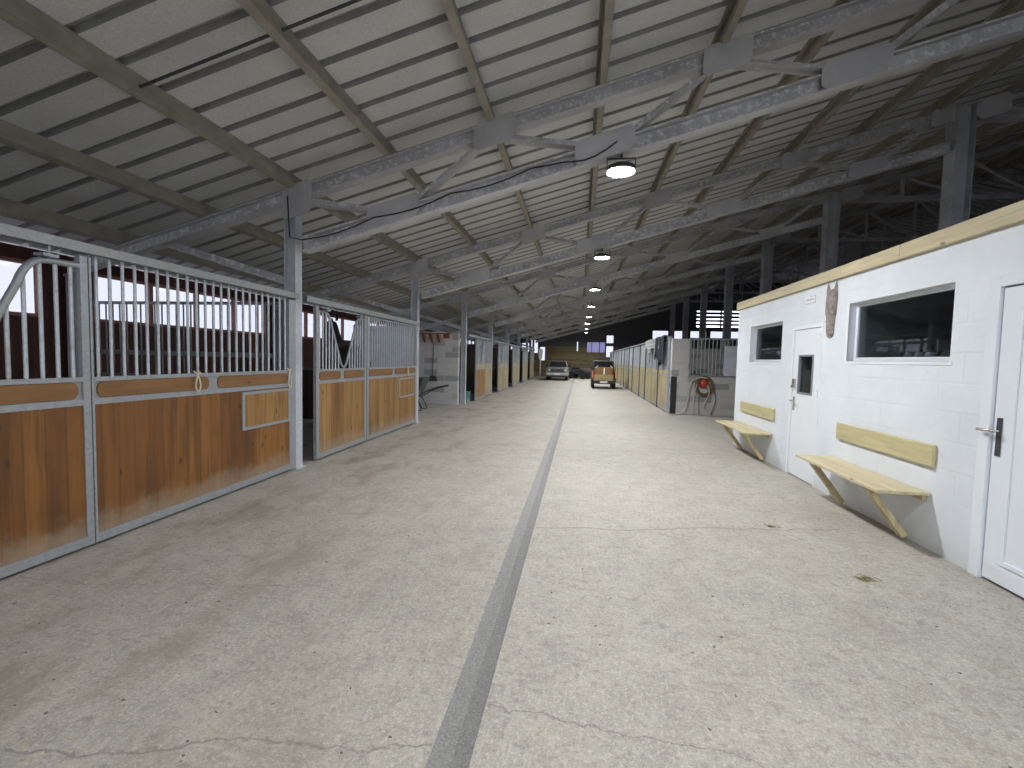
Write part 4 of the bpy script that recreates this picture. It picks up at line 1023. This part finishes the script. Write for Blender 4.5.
# ropes tied to the first panel
def rope(y, z, label, L=.16):
    pts = [(XL + .035, y - .02, z + .05), (XL + .05, y + .02, z), (XL + .05, y + .05, z - L * .6), (XL + .045, y + .03, z - L), (XL + .05, y - .01, z - L * .7), (XL + .045, y + .01, z - .02), (XL + .04, y + .04, z + .04), (XL + .035, y + .07, z + .02)]
    out = []
    P_ = [V(p) for p in pts]
    for i in range(len(P_) - 1):
        a, b, c, d = P_[max(i - 1, 0)], P_[i], P_[i + 1], P_[min(i + 2, len(P_) - 1)]
        for j in range(5):
            t = j / 5; out.append(.5 * ((2 * b) + (c - a) * t + (2 * a - 5 * b + 4 * c - d) * t * t + (3 * b - a - 3 * c + d) * t ** 3))
    tag(MB().tube(out, .0075, 6).build('baling_twine', M['rope'], origin=(XL, y, z)), label, 'twine', 'twine loops tied to the stall panels')
rope(4.12, 1.37, 'pale twine loop tied in the middle of the nearest stall panel')
rope(5.62, 1.37, 'pale twine loop tied at the right end of the nearest stall panel', .22)
rope(9.92, 1.33, 'pale twine loop above the small hatch of the second stall panel', .14)

# ------------------------------------------------------------------ black horse in the second stall (one skinned body)
def horse():
    r = thing('horse', 'black horse standing behind the V-yoke stall door', 'horse', (-5.3, 9.3, 0))
    # local frame: +x forward (towards head), z up
    nodes = {}; edges = []; rad = {}
    def N_(k, p, rr): nodes[k] = p; rad[k] = rr
    N_('pel', (-.55, 0, 1.28), (.27, .27)); N_('rump', (-.78, 0, 1.26), (.22, .24)); N_('loin', (-.2, 0, 1.25), (.28, .29)); N_('rib', (.2, 0, 1.2), (.28, .32)); N_('chest', (.52, 0, 1.22), (.22, .29))
    N_('neck1', (.72, 0, 1.42), (.15, .23)); N_('neck2', (.92, 0, 1.66), (.11, .17)); N_('poll', (1.08, 0, 1.88), (.09, .12)); N_('face', (1.25, 0, 1.76), (.085, .12)); N_('muz', (1.42, 0, 1.52), (.06, .075)); N_('nose', (1.48, 0, 1.43), (.05, .055))
    for a, b in (('pel', 'rump'), ('pel', 'loin'), ('loin', 'rib'), ('rib', 'chest'), ('chest', 'neck1'), ('neck1', 'neck2'), ('neck2', 'poll'), ('poll', 'face'), ('face', 'muz'), ('muz', 'nose')): edges.append((a, b))
    for s_, k in ((1, 'l'), (-1, 'r')):
        N_('hip' + k, (-.62, s_ * .15, 1.0), (.14, .19)); N_('stif' + k, (-.5, s_ * .17, .8), (.1, .13)); N_('hock' + k, (-.8, s_ * .16, .52), (.05, .065)); N_('hf' + k, (-.74, s_ * .16, .14), (.038, .042)); N_('hh' + k, (-.68, s_ * .16, .03), (.055, .06))
        for a, b in (('pel', 'hip'), ('hip', 'stif'), ('stif', 'hock'), ('hock', 'hf'), ('hf', 'hh')): edges.append((a + ('' if a == 'pel' else k), b + k))
        N_('sh' + k, (.46, s_ * .15, .92), (.1, .13)); N_('kn' + k, (.47, s_ * .15, .52), (.052, .055)); N_('ff' + k, (.46, s_ * .15, .14), (.038, .042)); N_('fh' + k, (.51, s_ * .15, .03), (.055, .06))
        for a, b in (('chest', 'sh'), ('sh', 'kn'), ('kn', 'ff'), ('ff', 'fh')): edges.append((a + ('' if a == 'chest' else k), b + k))
    ks = list(nodes); me = bpy.data.meshes.new('body'); me.from_pydata([nodes[k] for k in ks], [(ks.index(a), ks.index(b)) for a, b in edges], [])
    ob = bpy.data.objects.new('body', me); COL.objects.link(ob); ob.parent = r
    sk = ob.modifiers.new('skin', 'SKIN'); ob.modifiers.new('sub', 'SUBSURF').levels = 2; ob.modifiers['sub'].render_levels = 2
    for i, k in enumerate(ks): me.skin_vertices[0].data[i].radius = rad[k]
    me.skin_vertices[0].data[0].use_root = True; sk.use_smooth_shade = True
    me.materials.append(M['horse'])
    o = wloc(r)
    def loc(p): return tuple(V(p) + o)
    for s_ in (-1, 1):
        MB().loft([[V(loc((1.04 + .03 * math.cos(a), s_ * .06 + .025 * math.sin(a), 1.96))) for a in [i * PI / 4 for i in range(8)]],
                   [V(loc((1.06 + .028 * math.cos(a), s_ * .075 + .03 * math.sin(a), 2.04))) for a in [i * PI / 4 for i in range(8)]],
                   [V(loc((1.08 + .004 * math.cos(a), s_ * .08 + .004 * math.sin(a), 2.13))) for a in [i * PI / 4 for i in range(8)]]]).build('ear', M['horse'], r)
        MB().lathe([(.001, -.02), (.016, -.012), (.02, 0), (.016, .012), (.001, .02)], loc((1.27, s_ * .085, 1.80)), 10, 'y').build('eye', M['carglass'], r)
    mn = MB(); up = []
    for i in range(13):
        t = i / 12; x = .45 + .68 * t; z = 1.50 + .50 * t ** .9
        up.append((x, z))
    vs = []
    for (x, z) in up:
        for dx, dz, y in ((0, .02, 0), (-.06, -.06, .1), (-.05, -.22, .17)): vs.append(loc((x + dx, y, z + dz)))
    mn.add(vs, [(i * 3 + j, i * 3 + j + 1, (i + 1) * 3 + j + 1, (i + 1) * 3 + j) for i in range(12) for j in range(2)], True)
    m_ = mn.build('mane', M['mane'], r); m_.modifiers.new('th', 'SOLIDIFY').thickness = .03
    MB().tube([loc(p) for p in ((-.95, 0, 1.38), (-1.06, 0, 1.25), (-1.1, 0, .95), (-1.08, 0, .6), (-1.07, 0, .42))], [.05, .06, .085, .07, .015], 10).build('tail', M['mane'], r)
    r.rotation_euler = (0, 0, math.radians(130)); r.location = (-5.0, 9.15, 0); r.scale = (1.24, 1.24, 1.24)
horse()

# ------------------------------------------------------------------ vehicles at the far end
def wheel(r, x, y, rr, wd, axis='x'):
    w_ = MB().lathe([(rr * .55, -wd / 2), (rr * .92, -wd / 2), (rr, -wd * .32), (rr, wd * .32), (rr * .92, wd / 2), (rr * .55, wd / 2)], (x, y, rr), 24, axis).build('wheel', M['rubber'], r)
    MB().lathe([(.03, -wd * .42), (rr * .3, -wd * .46), (rr * .56, -wd * .36), (rr * .56, wd * .36), (rr * .3, wd * .46), (.03, wd * .42)], (x, y, rr), 16, axis).build('hub', M['silver'], w_)
def utility_truck():
    x0, x1, y = .72, 2.10, 26.6; cx = (x0 + x1) / 2
    r = thing('utility_truck', 'small olive utility truck seen from behind beside the right stalls', 'utility truck', (cx, y, 0))
    for xx in (x0 + .09, x1 - .09):
        for yy in (y + .5, y + 2.1): wheel(r, xx, yy, .26, .17)
    MB().box(x0 + .18, x1 - .18, y + .1, y + 2.6, .30, .42).build('chassis', M['darkgrey'], r)
    b = MB(); b.box(x0, x0 + .05, y + .04, y + 1.35, .52, .92); b.box(x1 - .05, x1, y + .04, y + 1.35, .52, .92); b.box(x0, x1, y + .04, y + 1.35, .46, .52); b.box(x0, x1, y + 1.3, y + 1.35, .52, .92); b.build('cargo_bed', M['olive'], r)
    MB().box(x0 + .12, x1 - .16, y - .02, y + .03, .47, .84).build('tailgate', M['tan'], r, bevel=.01)
    MB().box(x0 + .05, x1 - .05, y - .05, y + .06, .30, .41).build('bumper', M['black'], r, bevel=.01)
    MB().box(cx - .22, cx + .2, y - .06, y - .052, .36, .44).build('number_plate', M['white'], r)
    for xx in (x0 + .035, x1 - .035): MB().box(xx - .03, xx + .03, y - .03, y + .03, .62, 1.02).build('tail_light', M['redlight'], r, bevel=.008)
    c = MB(); c.loft([[V((x0, y + 1.4, .5)), V((x1, y + 1.4, .5)), V((x1, y + 2.75, .5)), V((x0, y + 2.75, .5))], [V((x0 - .03, y + 1.4, 1.1)), V((x1 + .03, y + 1.4, 1.1)), V((x1 + .03, y + 2.75, 1.05)), V((x0 - .03, y + 2.75, 1.05))]], False)
    c.build('cab', M['olive'], r)
    p = MB()
    for xa, xb in ((x0 + .02, x0 + .08), (x1 - .02, x1 - .1)):
        p.bar((xa, y + 1.42, 1.05), (xb, y + 1.5, 1.58), .07, .07, (1, 0, 0)); p.bar((xa, y + 2.6, 1.0), (xb, y + 2.3, 1.58), .07, .07, (1, 0, 0))
    p.build('cab_pillar', M['black'], r)
    g = MB(); g.add([(x0 + .06, y + 1.44, 1.06), (x1 - .06, y + 1.44, 1.06), (x1 - .17, y + 1.51, 1.56), (x0 + .17, y + 1.51, 1.56), (x0 + .06, y + 1.45, 1.06), (x1 - .06, y + 1.45, 1.06), (x1 - .17, y + 1.52, 1.56), (x0 + .17, y + 1.52, 1.56)], [(0, 1, 2, 3), (7, 6, 5, 4), (0, 4, 5, 1), (2, 6, 7, 3)]); g.build('rear_window', M['carglass'], r)
    MB().box(x0 + .12, x1 - .12, y + 1.42, y + 2.35, 1.575, 1.635).build('roof', M['silver'], r, bevel=.025)
    q = thing('load_crate', 'orange-brown crate with pale strap loaded on the small utility truck', 'crate', (cx, y + .5, .52))
    MB().box(x0 + .16, x1 - .2, y + .08, y + 1.2, .525, 1.24).build('box', M['orange'], q, bevel=.02)
    MB().box(cx - .03, cx + .03, y + .055, y + .078, .83, 1.2).build('strap', M['white'], q)
    l = MB()
    for xa in (x0 + .2, x1 - .2): l.bar((xa, y + .09, 1.21), (xa + (.14 if xa < cx else -.14), y + .09, 1.34), .05, .04)
    l.build('handle', M['rope'], q)
utility_truck()

def pickup():
    r = thing('pickup_truck', 'dusty silver pickup truck facing the camera at the far left end', 'pickup truck', (-1.72, 35.4, 0))
    cx = -1.72; hw = .84; y = 35.4
    def RB(hw_, z0, z1, y0, y1, m, nm, bev=.03, top=None):
        t_ = top or (hw_, y0, y1)
        MB().loft([[V((cx - hw_, y0, z0)), V((cx + hw_, y0, z0)), V((cx + hw_, y1, z0)), V((cx - hw_, y1, z0))],
                   [V((cx - t_[0], t_[1], z1)), V((cx + t_[0], t_[1], z1)), V((cx + t_[0], t_[2], z1)), V((cx - t_[0], t_[2], z1))]], False).build(nm, m, r, bevel=bev)
    for xx in (cx - hw + .12, cx + hw - .12):
        for yy in (y + .75, y + 3.4): wheel(r, xx, yy, .34, .22)
    RB(hw, .38, .95, y + .06, y + 1.55, M['silver'], 'front_body', .05, (hw - .03, y + .12, y + 1.6))
    RB(hw - .04, .95, 1.03, y + .14, y + 1.6, M['silver'], 'bonnet', .03, (hw - .12, y + .3, y + 1.6))
    RB(hw, .38, 1.02, y + 1.56, y + 4.4, M['silver'], 'rear_body', .04)
    RB(hw - .05, 1.02, 1.55, y + 1.5, y + 2.95, M['silver'], 'cab', .05, (hw - .2, y + 1.95, y + 2.85))
    g = MB(); g.add([(cx - hw + .12, y + 1.49, 1.06), (cx + hw - .12, y + 1.49, 1.06), (cx + hw - .25, y + 1.87, 1.49), (cx - hw + .25, y + 1.87, 1.49), (cx - hw + .12, y + 1.53, 1.05), (cx + hw - .12, y + 1.53, 1.05), (cx + hw - .25, y + 1.91, 1.49), (cx - hw + .25, y + 1.91, 1.49)], [(0, 1, 2, 3), (7, 6, 5, 4), (0, 4, 5, 1), (2, 6, 7, 3)]); g.build('windscreen', M['carglass'], r)
    g = MB(); g.box(cx - .5, cx + .5, y + .03, y + .07, .68, .90)
    g.build('grille', M['black'], r, bevel=.01)
    g = MB(); [g.box(cx - .48, cx + .48, y + .02, y + .03, .715 + i * .05, .725 + i * .05) for i in range(4)]; g.build('grille_bar', M['silver'], r)
    for s_ in (-1, 1):
        MB().lathe([(.09, -.03), (.085, -.045), (.05, -.06), (.001, -.065)], (cx + s_ * .63, y + .08, .80), 16, 'y').build('headlight', M['lampglass'], r)
        MB().bar((cx + s_ * (hw - .05), y + 1.62, 1.1), (cx + s_ * (hw + .16), y + 1.6, 1.17), .05, .16).build('mirror', M['black'], r)
        a = MB().lathe([(.34, -.03), (.40, -.03), (.40, .03), (.34, .03), (.34, -.03)], (cx + s_ * (hw + .0), y + .75, .36), 24, 'x', False); a.build('wheel_arch', M['silver'], r)
    MB().box(cx - hw, cx + hw, y - .07, y + .06, .42, .60).build('bumper', M['lampglass'], r, bevel=.03)
    MB().box(cx - .22, cx + .22, y - .078, y - .072, .46, .56).build('number_plate', M['white'], r)
    b = MB(); b.box(cx - hw + .15, cx + hw - .15, y + .05, y + 4.3, .26, .38); b.build('underbody', M['black'], r)
pickup()

def quad():
    r = thing('quad_bike', 'dark quad bike parked at the back wall right of the silver pickup', 'quad bike', (-.2, 40.5, 0))
    cx, y = -.2, 40.5
    for xx in (cx - .42, cx + .42):
        for yy in (y - .55, y + .6): wheel(r, xx, yy, .29, .22)
    MB().loft([[V((cx - .2, y - .5, .4)), V((cx + .2, y - .5, .4)), V((cx + .2, y + .6, .4)), V((cx - .2, y + .6, .4))], [V((cx - .17, y - .4, .75)), V((cx + .17, y - .4, .75)), V((cx + .17, y + .6, .8)), V((cx - .17, y + .6, .8))]], False).build('body', M['darkgrey'], r, bevel=.04)
    MB().box(cx - .16, cx + .16, y - .02, y + .65, .8, .92).build('saddle', M['black'], r, bevel=.04)
    for yy in (y - .55, y + .6):
        for s_ in (-1, 1): MB().prism([(yy - .36, .6), (yy - .2, .72), (yy + .2, .72), (yy + .36, .6), (yy + .36, .57), (yy + .2, .69), (yy - .2, .69), (yy - .36, .57)], 0, cx + s_ * .42 - .13, cx + s_ * .42 + .13).build('mudguard', M['darkgrey'], r)
    MB().tube([(cx - .4, y - .2, 1.12), (cx - .15, y - .28, 1.05), (cx + .15, y - .28, 1.05), (cx + .4, y - .2, 1.12)], .018, 8).build('handlebar', M['black'], r)
    MB().tube([(cx, y - .4, .7), (cx, y - .28, 1.05)], .03, 8).build('steering_post', M['darkgrey'], r)
    k = MB()
    for i in range(5): k.tube([(cx - .3 + i * .15, y - .85, .8), (cx - .3 + i * .15, y - .3, .82)], .01, 6)
    k.tube([(cx - .32, y - .85, .8), (cx + .32, y - .85, .8)], .012, 6); k.build('front_rack', M['silver'], r)
    MB().lathe([(.07, -.03), (.06, -.05), (.001, -.06)], (cx + .1, y - .82, .68), 14, 'y').build('headlight', M['lampglass'], r)
    r.rotation_euler = (0, 0, math.radians(62)); r.location = (.02, 40.3, 0); r.scale = (1.08, 1.08, 1.08)
quad()
r = thing('daylight_gap', 'white paddle-shaped solid in place of a daylight gap left of the silver pickup', 'daylight gap', (-3.22, 37.6, 0))  # white solid stands in for a thin strip of daylight at the far end
MB().lathe([(.16, 0), (.16, .03), (.03, .06)], (-3.22, 37.6, 0), 16).build('foot', M['white'], r)
MB().tube([(-3.22, 37.6, .04), (-3.22, 37.6, 1.72)], .035, 8).build('gap_stem', M['white'], r)
MB().prism([(-3.36, 1.75), (-3.28, 1.6), (-3.14, 1.6), (-3.06, 1.8), (-3.03, 2.35), (-3.1, 2.5), (-3.34, 2.52), (-3.4, 2.4)], 1, 37.58, 37.62).build('gap_top', M['white'], r, bevel=.008)

# ------------------------------------------------------------------ litter on the floor
rnd = random.Random(11)
def scatter(name, label, cat, mat, n, fn):
    mb = MB()
    for i in range(n):
        x, y = fn(); a = rnd.uniform(0, PI); L, w_, h = (rnd.uniform(.015, .05), rnd.uniform(.0015, .003), .002) if mat is M['straw'] else (rnd.uniform(.004, .016), rnd.uniform(.004, .010), rnd.uniform(.002, .005))
        d = V((math.cos(a), math.sin(a), 0)) * L / 2
        mb.bar(V((x, y, h / 2 + .0005)) - d, V((x, y, h / 2 + .0005)) + d, w_, h)
    tag(mb.build(name, mat), label, cat, kind='stuff')
def pos():
    while True:
        x, y = rnd.uniform(-3.7, 2.6), 1.4 + 13 * rnd.random() ** 1.6
        if not -.6 < x < -.35: return x, y
scatter('straw_bits', 'scattered bits of pale straw on the concrete aisle', 'straw', M['straw'], 420, pos)
scatter('dung_crumbs', 'scattered dark crumbs of dry dung on the concrete aisle', 'dung crumbs', M['dung'], 300, pos)
def hay_clump(x, y, n, s_, label):
    mb = MB()
    for i in range(n):
        a = rnd.uniform(-.6, .6) - .6; L = rnd.uniform(.03, .09) * s_; px_, py = x + rnd.gauss(0, .045 * s_), y + rnd.gauss(0, .03 * s_); z = rnd.uniform(.003, .014)
        d = V((math.cos(a), math.sin(a), rnd.uniform(-.05, .05))) * L / 2
        mb.bar(V((px_, py, z)) - d, V((px_, py, z)) + d, .004, .003)
    tag(mb.build('hay_clump', M['hay'], origin=(x, y, 0)), label, 'hay clump', 'hay clumps on the floor')
hay_clump(2.20, 3.74, 26, .75, 'green hay clump on the floor below the near bench')
hay_clump(1.95, 4.80, 20, .6, 'dark hay clump on the floor next to the long crack')

# ------------------------------------------------------------------ daylight, camera, view
wd = bpy.data.worlds.new('overcast_sky'); sc.world = wd; wd.use_nodes = True
bg = wd.node_tree.nodes['Background']; bg.inputs[0].default_value = (.86, .9, 1, 1); bg.inputs[1].default_value = 3.9
f, px_, py_, yaw, pitch, roll = 454.5, 512, 384, -.1464, .0555, .0229
cy, sy = math.cos(yaw), math.sin(yaw)
fw = V((sy * math.cos(pitch), cy * math.cos(pitch), -math.sin(pitch))); r0 = V((cy, -sy, 0)); u0 = r0.cross(fw)
rt = r0 * math.cos(roll) + u0 * math.sin(roll); up = -r0 * math.sin(roll) + u0 * math.cos(roll)
cam = bpy.data.cameras.new('camera'); co = bpy.data.objects.new('camera', cam); COL.objects.link(co)
cam.sensor_width = 36; cam.lens = f * 36 / 1024; cam.clip_start = .05; cam.clip_end = 300
mw = Matrix((rt, up, -fw)).transposed().to_4x4(); mw.translation = (0, 0, 1.62); co.matrix_world = mw
sc.camera = co
vs_ = sc.view_settings
sc.display_settings.display_device = 'sRGB'
vs_.view_transform = 'Standard'; vs_.look = 'None'; vs_.gamma = 1; vs_.use_curve_mapping = False; vs_.exposure = 0.1
